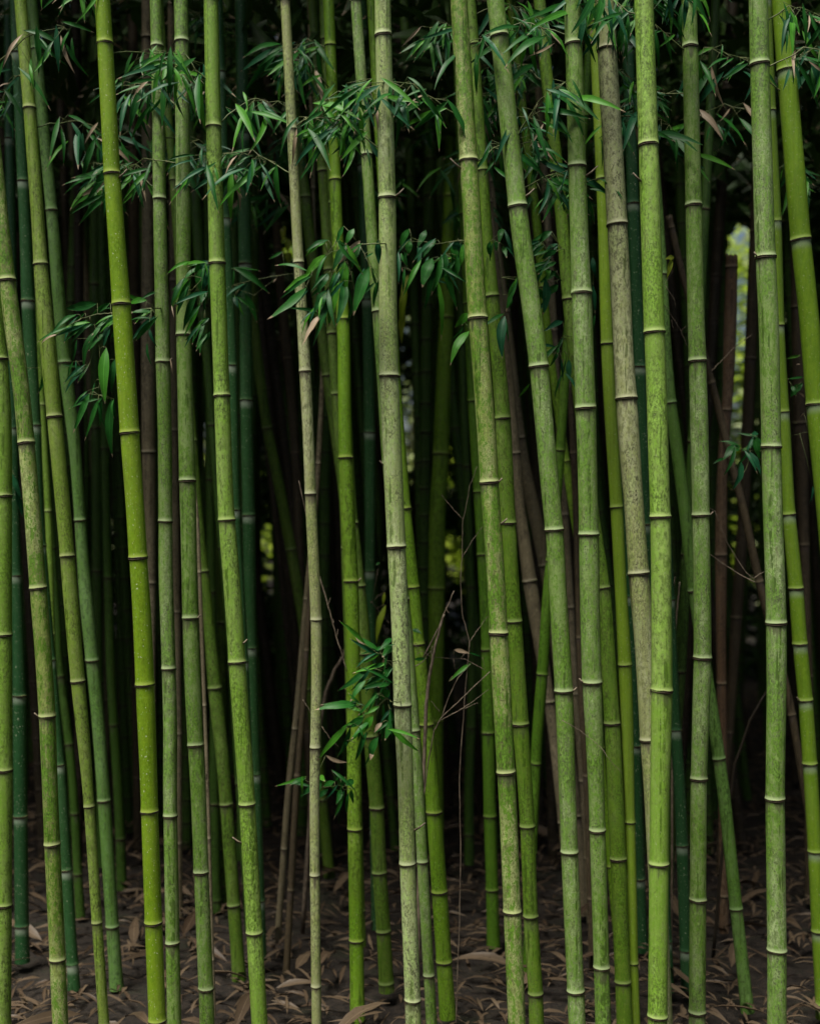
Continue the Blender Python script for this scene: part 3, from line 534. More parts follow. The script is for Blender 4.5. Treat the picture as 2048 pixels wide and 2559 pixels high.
# ---------------------------------------------------------------- leafy branches (branch > leaves), parts of their bamboo
def spray(owner, Y, twigs, leaves, dry=False):
    dn = lambda P, q: min(math.hypot(p[0] - q[0], p[1] - q[1]) for p in P)
    cl = []
    for tw in twigs:               # side branches that leave the stem at different joints become branches of their own
        P = [TP(*q) for q in tw['p']]; hit = [c for c in cl if dn(c[0], P[0]) < 75 and tw.get('root', True)]
        if hit: hit[0][0].extend(P); hit[0][1].append(tw)
        else: cl.append([P, [tw], []])
    for lf in leaves: min(cl, key=lambda c: dn(c[0], TP(*lf[:3])))[2].append(lf)
    for c in cl: spray_one(owner, Y, [dict(tw, root=True) for tw in c[1]], c[2], dry)
def spray_one(owner, Y, twigs, leaves, dry):
    e = BAM[owner]; ln = LINES[owner]; base = Vector(e.location)
    T = Tubes(); L = Leaves(); nodesP = []
    for tw in twigs:
        pts = []; 
        for i, (t, x, y) in enumerate(tw['p']):
            px, py = TP(t, x, y); pts.append(W(px, py, Y + random.uniform(-.03, .03)))
        if tw.get('root', True) and not nodesP:
            c, r = ln.at(TP(*tw['p'][0][:1], 0, tw['p'][0][2])[1]); pts.insert(0, c)
        elif nodesP:
            q = min(nodesP, key=lambda z: (z - pts[0]).length)
            pts.insert(0, q if (q - pts[0]).length < .12 else ln.at(TP(tw['p'][0][0], 0, tw['p'][0][2])[1])[0])
        rp = refine(pts, 4); r0 = tw.get('w', 8) / S / F * Y * .5
        T.add(rp, [r0 * (1 - .6 * i / len(rp)) for i in range(len(rp))], 6); nodesP += rp
    for lf in leaves:
        t, x0, y0, x1, y1, wd = lf[:6]; k = lf[6] if len(lf) > 6 else 'g'
        dy = random.uniform(-.05, .05)
        a = W(*TP(t, x0, y0), Y + dy * .5); b = W(*TP(t, x1, y1), Y + dy + random.uniform(-.03, .03))
        L.add(a, b, wd / S / F * Y * 1.08, LI[k])
        if nodesP:
            q = min(nodesP, key=lambda z: (z - a).length)
            if 1e-3 < (q - a).length < .22:
                mid = q.lerp(a, .5) + Vector((0, 0, .006)); T.add([q, mid, a], [.0011, .0009, .0007], 5)
    if nodesP and not dry and len(leaves) > 5:          # the small leaves nobody could trace one by one
        for i in range(int(len(leaves) * 1.1)):
            lf = leaves[random.randrange(len(leaves))]; t, x0, y0, x1, y1, wd = lf[:6]
            a = W(*TP(t, x0 + random.uniform(-28, 28), y0 + random.uniform(-20, 20)), Y + random.uniform(-.06, .08)); q = min(nodesP, key=lambda z: (z - a).length)
            if (q - a).length > .1: a = q.lerp(a, .5)
            an = math.atan2(x1 - x0, y1 - y0) + random.gauss(0, .45); l = random.uniform(.05, .13)
            b = a + Vector((math.sin(an) * l, random.uniform(-.4, .4) * l, -math.cos(an) * l))
            L.add(a, b, l * random.uniform(.10, .16), random.choice((0, 0, 0, 1, 3, 3)))
            T.add([q, a], [.001, .0006], 4)
    bo = link('branch', make_mesh('branch', [v - base for v in T.V], T.F, [M['twig' if dry else 'branch']]), e)
    link('leaves', L.mesh('leaves', [M[x] for x in LM], base), bo)

spray('L', 4.12, [dict(p=[(1,1180,560),(1,1000,600),(1,870,600),(1,760,610),(1,640,640)], w=12), dict(p=[(1,870,600),(1,760,760),(1,700,1000),(1,640,1080)], w=7), dict(p=[(1,760,760),(1,790,1000),(1,770,1240)], w=6)],
 [(1,760,525,510,565,70),(1,860,520,700,640,40),(1,600,610,400,760,45),(1,690,650,440,770,25),(1,445,768,320,845,24,'t'),(1,720,680,555,840,35),(1,870,640,770,760,40),(1,780,720,655,1040,60),(1,860,690,810,870,55,'b'),
  (1,690,680,500,830,35),(1,860,560,740,600,25),(1,600,800,560,1000,18),(1,570,980,530,1120,20),(1,830,760,690,900,50),(1,830,870,820,1310,84,'G'),(1,895,960,870,1230,50),(1,872,1270,880,1730,64),(1,700,1220,570,1540,50),(1,775,1270,660,1600,28),
  (1,740,1140,700,1300,14),(1,670,1020,530,1115,42),(1,1150,500,1005,535,52,'G'),(1,1200,560,1040,680,30),(1,1210,640,1040,830,25),(1,1205,430,1105,485,25),(1,1150,830,1190,1020,25),(1,1000,560,880,700,60),(1,1180,590,1020,600,40),(1,960,640,860,800,40),(1,900,600,830,730,45,'b'),(1,660,600,560,700,25)])
spray('B', 4.6, [dict(p=[(1,330,1030),(1,345,1080)], w=5)], [(1,350,1060,300,1230,34),(1,340,1000,420,900,26,'b')])
spray('A', 4.6, [dict(p=[(1,100,1840)], w=5)], [(1,100,1850,172,2060,52,'b'),(1,130,1960,175,2190,50,'b')])
spray('N', 4.06, [dict(p=[(1,1500,420),(1,1580,330),(2,40,260)], w=9), dict(p=[(1,1580,330),(1,1500,310),(1,1420,330)], w=6), dict(p=[(2,0,420),(2,30,520)], w=6)],
 [(1,1485,195,1300,300,28,'G'),(1,1440,325,1330,550,45),(1,1490,330,1370,560,50),(1,1480,380,1380,620,40),(1,1540,430,1430,740,55),(1,1620,190,1510,290,60),(1,1525,300,1570,460,45),(1,1600,230,1560,420,60),(2,60,190,0,260,60,'b'),(2,60,250,20,420,80,'b'),
  (1,1620,460,1550,540,40),(1,1600,640,1500,850,45),(1,1620,760,1530,900,40),(1,1560,520,1430,790,30,'G'),(2,40,430,10,520,50),(2,70,640,0,700,40),(2,80,740,10,860,36),(1,1340,540,1360,640,10,'t'),(1,1330,960,1350,1080,12,'t')])
spray('T', 4.62, [dict(p=[(2,330,300),(2,260,250)], w=6), dict(p=[(2,300,420),(2,420,460),(2,590,330)], w=5), dict(p=[(2,260,380),(2,500,325),(2,725,292)], w=8)],
 [(2,260,245,545,450,58),(2,350,450,445,680,50),(2,640,120,535,180,25),(2,270,470,300,560,40,'b'),(2,370,370,260,520,30,'b'),(2,595,330,570,370,12,'t')])
spray('AC', 3.76, [dict(p=[(2,1390,60),(2,1240,60),(2,1150,90),(2,1090,220),(2,1030,280),(2,1010,420)], w=12), dict(p=[(2,1150,90),(2,1000,130),(2,900,240),(2,820,400)], w=7), dict(p=[(2,1030,280),(2,1000,440),(2,980,520),(2,920,600)], w=6), dict(p=[(2,1150,200),(2,1190,330),(2,1200,430)], w=6), dict(p=[(2,1240,60),(2,1320,220)], w=6)],
 [(2,1250,35,1080,215,56,'t'),(2,1000,30,820,120,40),(2,980,50,820,160,35,'G'),(2,980,140,810,330,64,'G'),(2,860,290,650,440,50,'G'),(2,830,400,525,650,62),(2,1000,290,920,450,78),(2,940,400,865,475,25),(2,1140,70,1035,270,62),
  (2,1250,65,1180,260,52),(2,1130,200,1150,430,74,'G'),(2,1130,120,1060,290,40),(2,1060,280,1000,420,25),(2,1010,420,890,600,84),(2,930,480,900,620,40),(2,1080,360,1005,710,78,'G'),(2,1120,330,1060,700,72),(2,890,560,790,780,38,'G'),
  (2,1010,470,880,860,62),(2,950,600,800,850,54,'t'),(2,1310,230,1140,690,50),(2,1315,240,1195,620,100),(2,1385,30,1395,220,55,'b'),(2,1395,340,1350,560,32),(2,1350,130,1280,180,15),(2,1040,470,1000,560,30),(2,1190,280,1195,380,14),(2,1070,40,1150,150,30),(2,1110,250,1090,340,45),(2,1200,-60,1130,70,50),(2,1120,-80,1060,60,45)])
spray('AF', 4.3, [dict(p=[(3,470,30),(3,390,45),(3,280,60),(3,170,40),(3,60,40)], w=8), dict(p=[(3,390,45),(3,330,180),(3,290,330)], w=6), dict(p=[(3,170,40),(3,165,180),(3,60,400)], w=6), dict(p=[(3,520,650),(3,480,700)], w=5, root=False)],
 [(3,5,130,55,235,28),(3,70,30,60,150,60),(3,165,30,170,150,50),(3,280,30,165,180,70),(3,250,170,170,400,95),(3,165,180,20,470,45,'G'),(3,255,190,185,580,50),(3,320,140,240,465,55),(3,400,50,390,290,80),(3,440,150,415,360,50),(3,490,60,455,260,45,'G'),
  (3,330,240,445,580,55),(3,290,340,318,820,45,'G'),(3,530,600,425,715,60,'G'),(3,490,700,380,820,20),(3,540,740,390,1010,66,'G'),(3,440,200,395,330,40),(3,350,130,330,330,60),(3,10,240,20,280,10,'t'),(3,450,30,430,140,60,'b'),(3,70,-60,-10,90,55),(3,200,-50,130,90,55)])
spray('AG', 4.12, [dict(p=[(3,760,40),(3,815,600)], w=4)],
 [(3,700,40,690,150,40),(3,740,30,745,120,45),(3,800,80,830,170,35),(3,815,620,795,960,78,'b'),(3,910,330,825,590,45),(3,870,480,840,560,25),(3,800,-60,770,60,50)])
spray('AL', 4.3, [dict(p=[(3,1250,100),(3,1180,150),(3,1060,230)], w=7), dict(p=[(3,1250,330),(3,1180,370),(3,1130,480)], w=6), dict(p=[(3,1290,780),(3,1260,790),(3,1190,900)], w=5), dict(p=[(3,1290,900),(3,1200,915),(3,1140,905)], w=4)],
 [(3,1230,60,1120,130,40,'b'),(3,1220,110,1100,180,45),(3,1180,180,1060,260,40),(3,1100,50,1030,120,40),(3,1215,200,1070,300,45),(3,1220,270,1080,370,50),(3,1160,250,1150,340,40,'G'),(3,1230,380,1140,470,60),(3,1130,330,1110,620,65,'b'),(3,1150,470,1110,620,40,'b'),
  (3,1265,665,1115,745,52,'b'),(3,1270,790,1190,920,28),(3,1240,860,1155,1030,30),(3,1270,950,1255,1040,15,'t'),(3,1270,1060,1200,1280,20),(3,1315,960,1325,1140,45,'b'),(3,1010,1150,915,1270,22,'G'),(3,1060,400,1110,500,60),(3,1180,-40,1080,60,60),(3,1120,200,1060,330,40,'G')])
spray('AM', 4.2, [dict(p=[(3,1500,120),(3,1505,380),(3,1515,600)], w=4)], [(3,1500,160,1530,330,40,'b'),(3,1500,380,1520,600,35,'b'),(3,1520,610,1500,760,20)])
spray('AP', 4.3, [dict(p=[(4,415,370),(4,500,230),(4,480,180)], w=3)], [(4,485,165,415,180,36,'y'),(4,465,175,430,330,40,'y')], dry=True)
spray('AY', 4.6, [dict(p=[(4,1480,935),(4,1400,950)], w=4), dict(p=[(4,1530,1525),(4,1400,1562)], w=6, root=False), dict(p=[(4,1500,1130),(4,1420,1180),(4,1370,1115)], w=5, root=False)],
 [(4,1475,930,1355,960,22,'G'),(4,1490,1100,1370,1115,20),(4,1490,1150,1390,1260,60),(4,1400,1170,1440,1250,30),(4,1470,1000,1440,1005,10,'t'),(4,1500,1380,1475,1410,12,'t'),(4,1450,1210,1500,1260,16,'t'),(4,1570,1950,1540,2090,20,'b')])
spray('AW', 4.5, [dict(p=[(4,1150,1680),(4,1060,1670),(4,960,1650),(4,860,1740)], w=6), dict(p=[(4,1060,1790),(4,1000,1900),(4,900,1930)], w=6)],
 [(4,1140,1540,1080,1550,35,'b'),(4,1110,1560,1160,1750,60),(4,1060,1680,1165,1870,60,'b'),(4,1010,1760,930,1990,60,'b'),(4,1000,1640,920,1680,60),(4,960,1630,870,1750,60),(4,880,1740,790,1780,25),(4,960,1700,965,1740,14,'t'),(4,1100,1640,1010,1680,30)])
spray('AC', 3.8, [dict(p=[(6,1500,1180),(6,1450,1170),(6,1400,1120),(6,1370,1110)], w=7), dict(p=[(6,1500,1500),(6,1460,1470),(6,1400,1520),(6,1300,1590),(6,1250,1640),(6,1150,1690)], w=8, root=False), dict(p=[(6,1450,1170),(6,1430,1260),(6,1450,1400),(6,1460,1470)], w=6), dict(p=[(6,1400,1520),(6,1350,1690),(6,1250,1830),(6,1150,1800)], w=5), dict(p=[(6,1460,1470),(6,1470,1560),(6,1480,1690)], w=5)],
 [(6,1410,1120,1215,980,40),(6,1290,1050,1205,975,30,'t'),(6,1490,1000,1400,1090,45),(6,1495,1060,1420,1150,60),(6,1400,1120,1200,1200,20,'G'),(6,1440,1190,1290,1250,35),(6,1310,1240,1070,1415,46),(6,1495,1210,1280,1370,52),(6,1350,1300,1290,1420,30),
  (6,1470,1240,1420,1320,50),(6,1440,1310,1370,1350,45,'G'),(6,1490,1340,1385,1385,30),(6,1480,1400,1400,1480,62),(6,1390,1430,1330,1480,50),(6,1290,1330,1170,1500,46),(6,1300,1530,1200,1500,10),(6,1225,1510,895,1560,62),(6,1400,1530,1270,1600,35,'G'),
  (6,1290,1590,1100,1700,30,'G'),(6,1280,1620,1140,1700,62),(6,1150,1680,910,1960,48,'G'),(6,1350,1610,1270,1740,62,'G'),(6,1490,1560,1400,1750,92),(6,1485,1640,1440,1800,52),(6,1390,1770,1330,1950,66),(6,1290,1740,1210,1960,40),(6,1140,1800,1105,1880,36),(6,1260,1680,1230,1800,25),
  (6,1480,1692,1717,1890,42,'G'),(6,1420,1660,1360,1740,36,'t'),(6,1345,1890,1328,1955,34,'t'),(6,1440,1150,1430,1220,20,'t'),(6,1320,1650,1180,1790,40)])
spray('Z', 4.4, [dict(p=[(6,1200,2180),(6,1080,2150),(6,960,2170),(6,820,2110)], w=6)],
 [(6,820,2095,700,2150,38),(6,940,2070,975,2120,40,'G'),(6,1080,2060,1040,2120,40),(6,1130,2080,1100,2160,60),(6,1200,2110,1130,2150,50),(6,1050,2120,960,2160,40),(6,980,1915,1150,1970,30,'t'),(6,1000,2180,900,2260,40),(6,1100,2180,1060,2300,45),(6,880,2160,780,2240,40),(6,1180,2180,1200,2300,40)])
spray('AD', 4.5, [dict(p=[(7,100,1045),(7,240,1150),(7,470,1160)], w=4)], [(7,95,930,165,965,36),(7,105,1165,210,1155,28),(7,420,1090,545,1120,32,'t'),(7,530,1110,640,1150,16),(7,550,1195,380,1335,34,'G'),(7,430,1290,378,1340,22,'t')], dry=True)
spray('AA', 5.2, [dict(p=[(6,1340,720),(6,1420,820),(6,1480,890)], w=8), dict(p=[(6,1420,820),(6,1390,1030)], w=4)], [(6,1450,740,1375,1040,52,'y'),(6,1440,640,1425,760,24,'y'),(6,1400,410,1370,430,20)], dry=True)
spray('V', 6.2, [dict(p=[(2,640,-100),(2,690,60)], w=8)], [(2,690,20,680,130,52,'y'),(2,690,120,690,225,60,'y'),(2,660,-80,650,40,50,'y')])
spray('AD', 5.2, [dict(p=[(3,40,200),(3,30,380)], w=8)], [(3,50,380,0,700,62,'y'),(3,30,560,10,840,55,'y'),(3,60,300,0,520,40,'y')])

# random dark sprays above and around, on stems whose upper part carries side branches
def auto_spray(owner, py, Y, n, spread, rs, size=1.0, left=None):
    e = BAM[owner]; ln = LINES[owner]; base = Vector(e.location); c, r = ln.at(py)
    T = Tubes(); L = Leaves(); sgn = rs.choice((-1, 1)) if left is None else left
    end = Vector((c.x + sgn * spread, Y, c.z + rs.uniform(-.05, .18))); pts = refine([c, c.lerp(end, .5) + Vector((0, 0, .05)), end], 5, .006)
    T.add(pts, [.0028 * (1 - .7 * i / len(pts)) for i in range(len(pts))], 6)
    for i in range(n):
        q = pts[rs.randrange(len(pts) // 3, len(pts))]; st = q + Vector((rs.uniform(-.05, .05), rs.uniform(-.05, .05), rs.uniform(-.06, .02)))
        T.add([q, st], [.001, .0007], 4)
        l = rs.uniform(.07, .19) * size; a = rs.uniform(-1, 1) + sgn * .3
        b = st + Vector((math.sin(a) * l, rs.uniform(-.5, .3) * l, -abs(math.cos(a)) * l))
        L.add(st, b, l * rs.uniform(.09, .15), rs.choice((0, 0, 0, 1, 3, 0, 2) if rs.random() < .3 else (0, 0, 1, 3)))
    bo = link('branch', make_mesh('branch', [v - base for v in T.V], T.F, [M['branch']]), e)
    link('leaves', L.mesh('leaves', [M[x] for x in LM], base), bo)
rs = random.Random(5)
ids = list(CUL)
for k, (ow, py, n) in enumerate([('L', 470, 26), ('N', 400, 24), ('R', 330, 20), ('Wc', 450, 30), ('AC', 380, 30), ('AF', 420, 30), ('AJ', 480, 26), ('AL', 350, 26), ('AO', 300, 22), ('AS', 250, 26), ('AW', 200, 24), ('AX', 420, 16), ('D', 300, 20), ('B', 180, 18),
        ('J', 140, 26), ('T', 200, 20), ('Z', 240, 30), ('AG', 150, 28), ('AM', 90, 26), ('AP', 60, 24), ('AY', 260, 20), ('AH2', 520, 20), ('AK', 480, 22), ('Y', 500, 24), ('AA', 500, 18), ('AE', 470, 24), ('Q', 430, 20), ('P', 420, 20)]):
    for j in range(2):
        Y = CUL[ow][0]; auto_spray(ow, py - j * 120 + rs.uniform(-20, 20), Y + rs.uniform(-.15, .3), n, rs.uniform(.15, .35), rs)

rs = random.Random(31)
def stub(ow, py, sgn, l=.03):
    e = BAM[ow]; base = Vector(e.location); c, r = LINES[ow].at(py); T = Tubes(); dirv = Vector((sgn * .8, -.35, .55)).normalized(); a = c + Vector((sgn * r * .85, -r * .3, 0))
    T.add([a, a + dirv * l * .5, a + dirv * l + Vector((0, 0, .004))], [.0042, .003, .0022], 7)
    link('branch_stub', make_mesh('branch_stub', [v - base for v in T.V], T.F, [M['twig']]), e)
for ow, t, y, sg, l in [('AF', 3, 1925, 1, .02), ('AF', 7, 110, 1, .03), ('AB', 2, 1780, -1, .015), ('R', 6, 1040, 1, .02), ('N', 5, 845, 1, .02), ('AW', 4, 165, -1, .02), ('AJ', 7, 1413, 1, .02), ('L', 1, 985, 1, .018), ('AS', 8, 42, 1, .018), ('AM', 7, 1347, -1, .022),
        ('B', 5, 1612, -1, .02), ('AC', 2, -300, 1, .04), ('AP', 4, -420, -1, .04), ('AJ', 3, -300, 1, .04), ('AF', 3, -520, -1, .05), ('J', 1, -450, 1, .04), ('AX', 8, 1485, -1, .02), ('Z', 6, 557, 1, .02), ('AM', 3, -460, 1, .05), ('AC', 6, 2500, 1, .05), ('R', 6, 2600, -1, .04)]:
    stub(ow, TP(t, 0, y)[1], sg, l)

# ---------------------------------------------------------------- loose dead twigs
def twig(label, Y, lines, mat='twig'):
    T = Tubes(); allp = []
    for wd, pl in lines:
        pts = [W(*TP(t, x, y), Y + .01 * math.sin(x * .01)) for (t, x, y) in pl]; rp = refine(pts, 5, .0012)
        r0 = wd / S / F * Y * .5; T.add(rp, [r0 * (1 - .55 * i / len(rp)) for i in range(len(rp))], 7); allp += rp
    base = min(T.V, key=lambda v: v.z).copy()
    o = link('dead_twig', make_mesh('dead_twig', [v - base for v in T.V], T.F, [M[mat]]), None, base)
    tag(o, label, 'twig', 'bare dead twigs among the stems'); return o
twig('long wavy grey twig with side shoots in the gap left of the boldly speckled bamboo', 4.5, [(9, [(7,430,4130),(7,462,3200),(7,470,2600),(7,460,2100),(7,500,1500),(7,530,1150),(7,540,1030),(7,480,800),(7,470,520),(7,483,360),(7,487,70),(7,510,0),(3,540,1950),(3,600,1800)]), (6, [(7,487,365),(7,560,240),(7,640,130)]), (6, [(7,487,70),(7,420,0),(3,320,2020)]), (7, [(7,540,1030),(7,600,940),(7,680,830)])])
twig('fan of thin bare twigs low in the gap left of the boldly speckled bamboo', 4.4, [(14, [(7,120,4160),(7,135,3200),(7,150,2500),(7,220,1950),(7,265,1720),(7,320,1620),(7,480,1470),(7,700,1260)]), (8, [(7,320,1620),(7,380,1450),(7,450,1310),(7,550,1200)]), (9, [(7,320,1640),(7,450,1570),(7,605,1505)]), (6, [(7,450,1570),(7,560,1500),(7,690,1400)]), (5, [(7,310,1580),(7,240,1490)]), (5, [(7,560,1195),(7,660,1250),(7,500,1160)]), (4, [(7,640,1150),(7,665,1245)])])
twig('stout cut branch stub with a hollow pale end beside the saturated green bamboo', 4.45, [(36, [(7,120,4130),(7,150,2800),(7,205,1500),(7,225,1300),(7,265,1100),(7,300,960),(7,342,812)]), (14, [(7,180,1150),(7,290,940),(7,350,790),(7,420,630)]), (8, [(7,355,760),(7,380,810)]), (7, [(7,250,1060),(7,240,1130),(7,268,1140)]), (8, [(7,110,1225),(7,180,1180),(7,240,1100)])])
twig('straight tan twig with knots slanting between the slim tan and vivid green bamboos', 4.555, [(13, [(6,930,520),(6,1000,750),(6,1060,980),(6,1110,1140),(6,1145,1260)]), (9, [(6,1000,745),(6,1017,685)]), (9, [(6,1070,985),(6,1075,930)]), (8, [(6,930,520),(2,770,1910)]), (9, [(6,1042,880),(6,1035,850)])])
twig('blurred grey stick leaning in the black gap right of the slim tan bamboo', 5.6, [(38, [(6,800,3306),(6,880,2000),(6,980,1420),(6,1050,1250),(6,1120,1130),(6,1160,1000)])])
twig('short pale dangling twig tip in the black gap beside the slim tan bamboo', 4.5, [(7, [(6,800,1480),(6,840,1540),(6,866,1590)]), (5, [(6,950,1690),(6,1010,1780),(6,1080,1850)])])
twig('thin pale twig crossing between the snapped brown stem and the pale stem at right', 4.35, [(9, [(8,1120,562),(8,1000,505),(8,850,405),(8,770,345)]), (6, [(8,1110,540),(8,1040,480),(8,900,250),(8,800,0)]), (7, [(8,1110,530),(8,1150,500),(8,1190,480)]), (4, [(4,800,2150),(4,700,2080)])])
twig('fine dark twig looping between the thickest bright bamboo and the straight mottled one', 4.5, [(6, [(4,590,860),(4,540,740),(4,480,640),(4,415,540)]), (5, [(4,540,740),(4,580,700)]), (5, [(4,480,730),(4,465,650)]), (5, [(4,415,380),(4,490,500),(4,495,560)])])
twig('hair-thin twig across the bright leaf gap right of the snapped brown stem', 4.9, [(6, [(4,780,1050),(4,860,970),(4,965,860),(4,1040,810),(4,1095,765)])])
twig('hair-thin arching twig hanging across the lower pale green stems right of centre', 3.75, [(5, [(7,1260,1640),(7,1400,1720),(7,1480,1780),(7,1560,1850),(7,1625,1940),(8,85,2060)])])
twig('dark forked dead stick leaning low between the slanting green and pale stems at right', 5.3, [(28, [(8,790,3500),(8,870,2600),(8,960,1990),(8,1080,1640),(8,1150,1510),(8,1200,1430),(8,1260,1330)])], mat='far_brown')
twig('thin rust brown sheath stick low between the thickest bright stem and the next', 4.9, [(14, [(8,470,700),(8,480,600),(8,495,520)]), (22, [(8,462,3740),(8,470,2200),(8,480,1150),(8,510,800),(8,530,560)])])

# ---------------------------------------------------------------- the deep grove behind, thickened until it closes
GAPS = [(4, 900, -60, 1100, 430), (4, 925, 300, 1065, 1720), (2, 640, 30, 722, 225), (2, 272, 590, 328, 790), (2, 38, 1430, 100, 1840), (3, 30, 1190, 100, 1860), (6, 500, 90, 560, 400), (7, 360, 180, 430, 400),
        (7, 455, 1110, 530, 2050), (3, 0, 550, 45, 850), (8, 925, 60, 960, 440), (8, 1085, 1230, 1130, 1640), (4, 1335, 600, 1370, 760), (8, 1365, 1740, 1400, 2090), (5, 800, 30, 830, 160), (4, 1605, 60, 1625, 220), (6, 1425, 620, 1440, 700)]
gapm = np.zeros((NYc, NXc), bool)
for t, x0, y0, x1, y1 in GAPS:
    a, c = TP(t, x0, y0); b, d2 = TP(t, x1, y1); gapm[int(c // CS):int(d2 // CS) + 1, int(a // CS):int(math.ceil(b / CS))] = True
far_n = 0; rs = random.Random(99)
SHORT = dict(A='yellow green left-edge stem', B='moss-mottled leaning stem', D='bold olive stem', J='brightest yellow-green stem', L='slim mottled stem', N='tall grey-green stem', R='striped yellow-green stem', Wc='slim tan stem',
    Z='vivid green stem', AC='big pale centre stem', AD='saturated green centre-right stem', AF='boldly speckled stem', AJ='dark-streaked leaning stem', AM='swollen-jointed stem', AN='smooth yellow-green stem', AO='greyish beige stem', AP='thickest bright green stem', AS='straight mottled stem', AW='boldest pale stem at right', AX='fresh green close-ringed stem', AY='saturated right-edge stem')
def far_label(ln, brown):
    x = float(np.interp(1280, ln.g, ln.cx)); sl = float(np.interp(1900, ln.g, ln.cx)) - float(np.interp(700, ln.g, ln.cx)); kind = ('upright ' if abs(sl) < 30 else 'slanted ' if sl < 100 else 'leaning ') + ('brown' if brown else 'green')
    if x < -30: return 'dim %s bamboo deep past the left edge' % kind
    if x > 2080: return 'dim %s bamboo deep past the right edge' % kind
    q = min(SHORT, key=lambda i: abs(float(np.interp(1280, LINES[i].g, LINES[i].cx)) - x)); dx = x - float(np.interp(1280, LINES[q].g, LINES[q].cx))
    return 'dim %s bamboo behind, %s the %s' % (kind, 'hidden by' if abs(dx) < 22 else ('just left of' if dx < 0 else 'just right of'), SHORT[q])
def far_line(x, Y, slope, curve, wd):
    P = []
    for py in np.linspace(-400, 2500, 9): k = (py - 1280) / 1000.0; P.append((py, x + slope * k * 1000 + curve * k * k, wd))
    return Line(P, Y, top_z=7.4 + rs.random() * .8, ty=0)
def add_far(ln, Y):
    global far_n
    far_n += 1; ppm = F / Y; st = rs.uniform(.30, .42) * ppm
    nd = []; y = ln.ytop + rs.uniform(.1, .4) * ppm
    while y < ln.ybot - 10: nd.append(y); y += st * rs.uniform(.93, 1.05); st = max(st * .97, .1 * ppm)
    br = rs.random() < .3
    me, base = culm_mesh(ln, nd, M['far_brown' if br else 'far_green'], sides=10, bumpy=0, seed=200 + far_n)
    o = link('bamboo', me, None, base); tag(o, far_label(ln, br), 'bamboo', 'dim bamboo stems in the depth of the grove')
def cand(Y, x=None):
    x = rs.uniform(-80, 2130) if x is None else x
    return far_line(x, Y, rs.gauss(.035, .05), rs.uniform(-12, 12), rs.uniform(.045, .07) * F / Y)
rA, rB = 590 // CS, 1970 // CS
for Y0, Y1, need, cap in ((6.6, 9.0, 2, 90), (8.5, 12.5, 3, 105)):
    tries = 0; added = 0
    while tries < 2600 and added < cap:
        tries += 1; Y = rs.uniform(Y0, Y1); ln = cand(Y); cells = []; raster(ln, test=cells)
        hit = gain = 0
        for r, a, b in cells:
            if gapm[r, a:b].any(): hit += 1
            if rA <= r <= rB: gain += int((cover[r, a:b] < 1).sum()) * 3 + int((cover[r, a:b] < need).sum())
        lim = 330 if tries < 1200 else 130
        if hit > 0 or gain < lim: continue
        raster(ln); add_far(ln, Y); added += 1
band = cover[rA:rB]; print('far', far_n, 'uncovered', float((band < 1).mean()), 'gap', float(gapm[rA:rB].mean()))
for i in range(44):           # the grove carries on past both sides of the picture
    sgn = 1 if i % 2 else -1; Y = rs.uniform(3.9, 11); x = CX + sgn * (1080 + rs.uniform(40, 900) * 4 / Y)
    add_far(far_line(x, Y, rs.gauss(.03, .04), 0, rs.uniform(.05, .07) * F / Y), Y)

# ---------------------------------------------------------------- leaf roof lowered for shade, and leaf screens added to block sky light
def leaf_mass(name, label, n, box, size, mat, keep=None, hole=None, flat=None, n_try=0):
    L = Leaves(); q = random.Random(hash(name) % 1000 if False else len(name))
    i = 0
    while i < n:
        x = q.uniform(box[0], box[1]); y = q.uniform(box[2], box[3]); z = q.uniform(box[4], box[5])
        c = mnoise.noise(Vector((x * .8, y * .8, z * .9)))
        if keep and not keep(x, y, z): continue
        if c < -.25 and q.random() < .7: continue
        i += 1; l = q.uniform(*size); a = q.random() * 6.28; dz = q.uniform(-.9, .1)
        p = Vector((x, y, z)); e = Vector((math.cos(a), math.sin(a), dz)).normalized() * l
        if hole and (hole(p) or hole(p + e) or hole(p + e * .5)): continue
        nr = Vector((q.uniform(-1, 1), q.uniform(-1, 1), q.uniform(.2, 1))) if flat is None else flat + Vector((q.uniform(-.7, .7), q.uniform(-.7, .7), q.uniform(-.4, .8)))
        L.add(p, p + e, l * q.uniform(.20, .30), 0, nr, seg=2)
    o = link(name, L.mesh(name, [mat], Vector((0, 0, 0)))); tag(o, label, 'foliage', kind='stuff'); return o
GE = []
for t, x0, y0, x1, y1 in GAPS:
    a, c = TP(t, x0, y0); b, d2 = TP(t, x1, y1); GE.append(((a + b) / 2, (c + d2) / 2, (b - a) / 2 + 2, (d2 - c) / 2 * 1.15))
def in_gap(p):
    if p.y < 6: return False
    px = CX + p.x / p.y * F; py = CY - (p.z - CZ) / p.y * F
    for a, b, c, d2 in GE:
        if abs(px - a) < c and ((px - a) / c) ** 2 + ((py - b) / d2) ** 2 < 1: return True
    return False
leaf_mass('leaf_canopy', 'dense dark leaf roof of the bamboo grove, set low to shade the rear stems', 64000, (-7.5, 7.5, 4.15, 16, 3.9, 6.9), (.22, .42), M['leaf_shade'], keep=lambda x, y, z: z > 3.95 + max(0, (5.6 - y)) * .45 + .2 * math.sin(x * 3 + y), hole=in_gap)  # roof edge brought low and forward so the rear stems go dark
leaf_mass('leaf_thicket', 'added dark leaf screen shutting out daylight behind the grove', 52000, (-8, 8, 14, 15.6, -.1, 7), (.22, .38), M['leaf_shade'], hole=in_gap, flat=Vector((0, -1, 0)))  # added screen, stops daylight leaking in from behind the stems
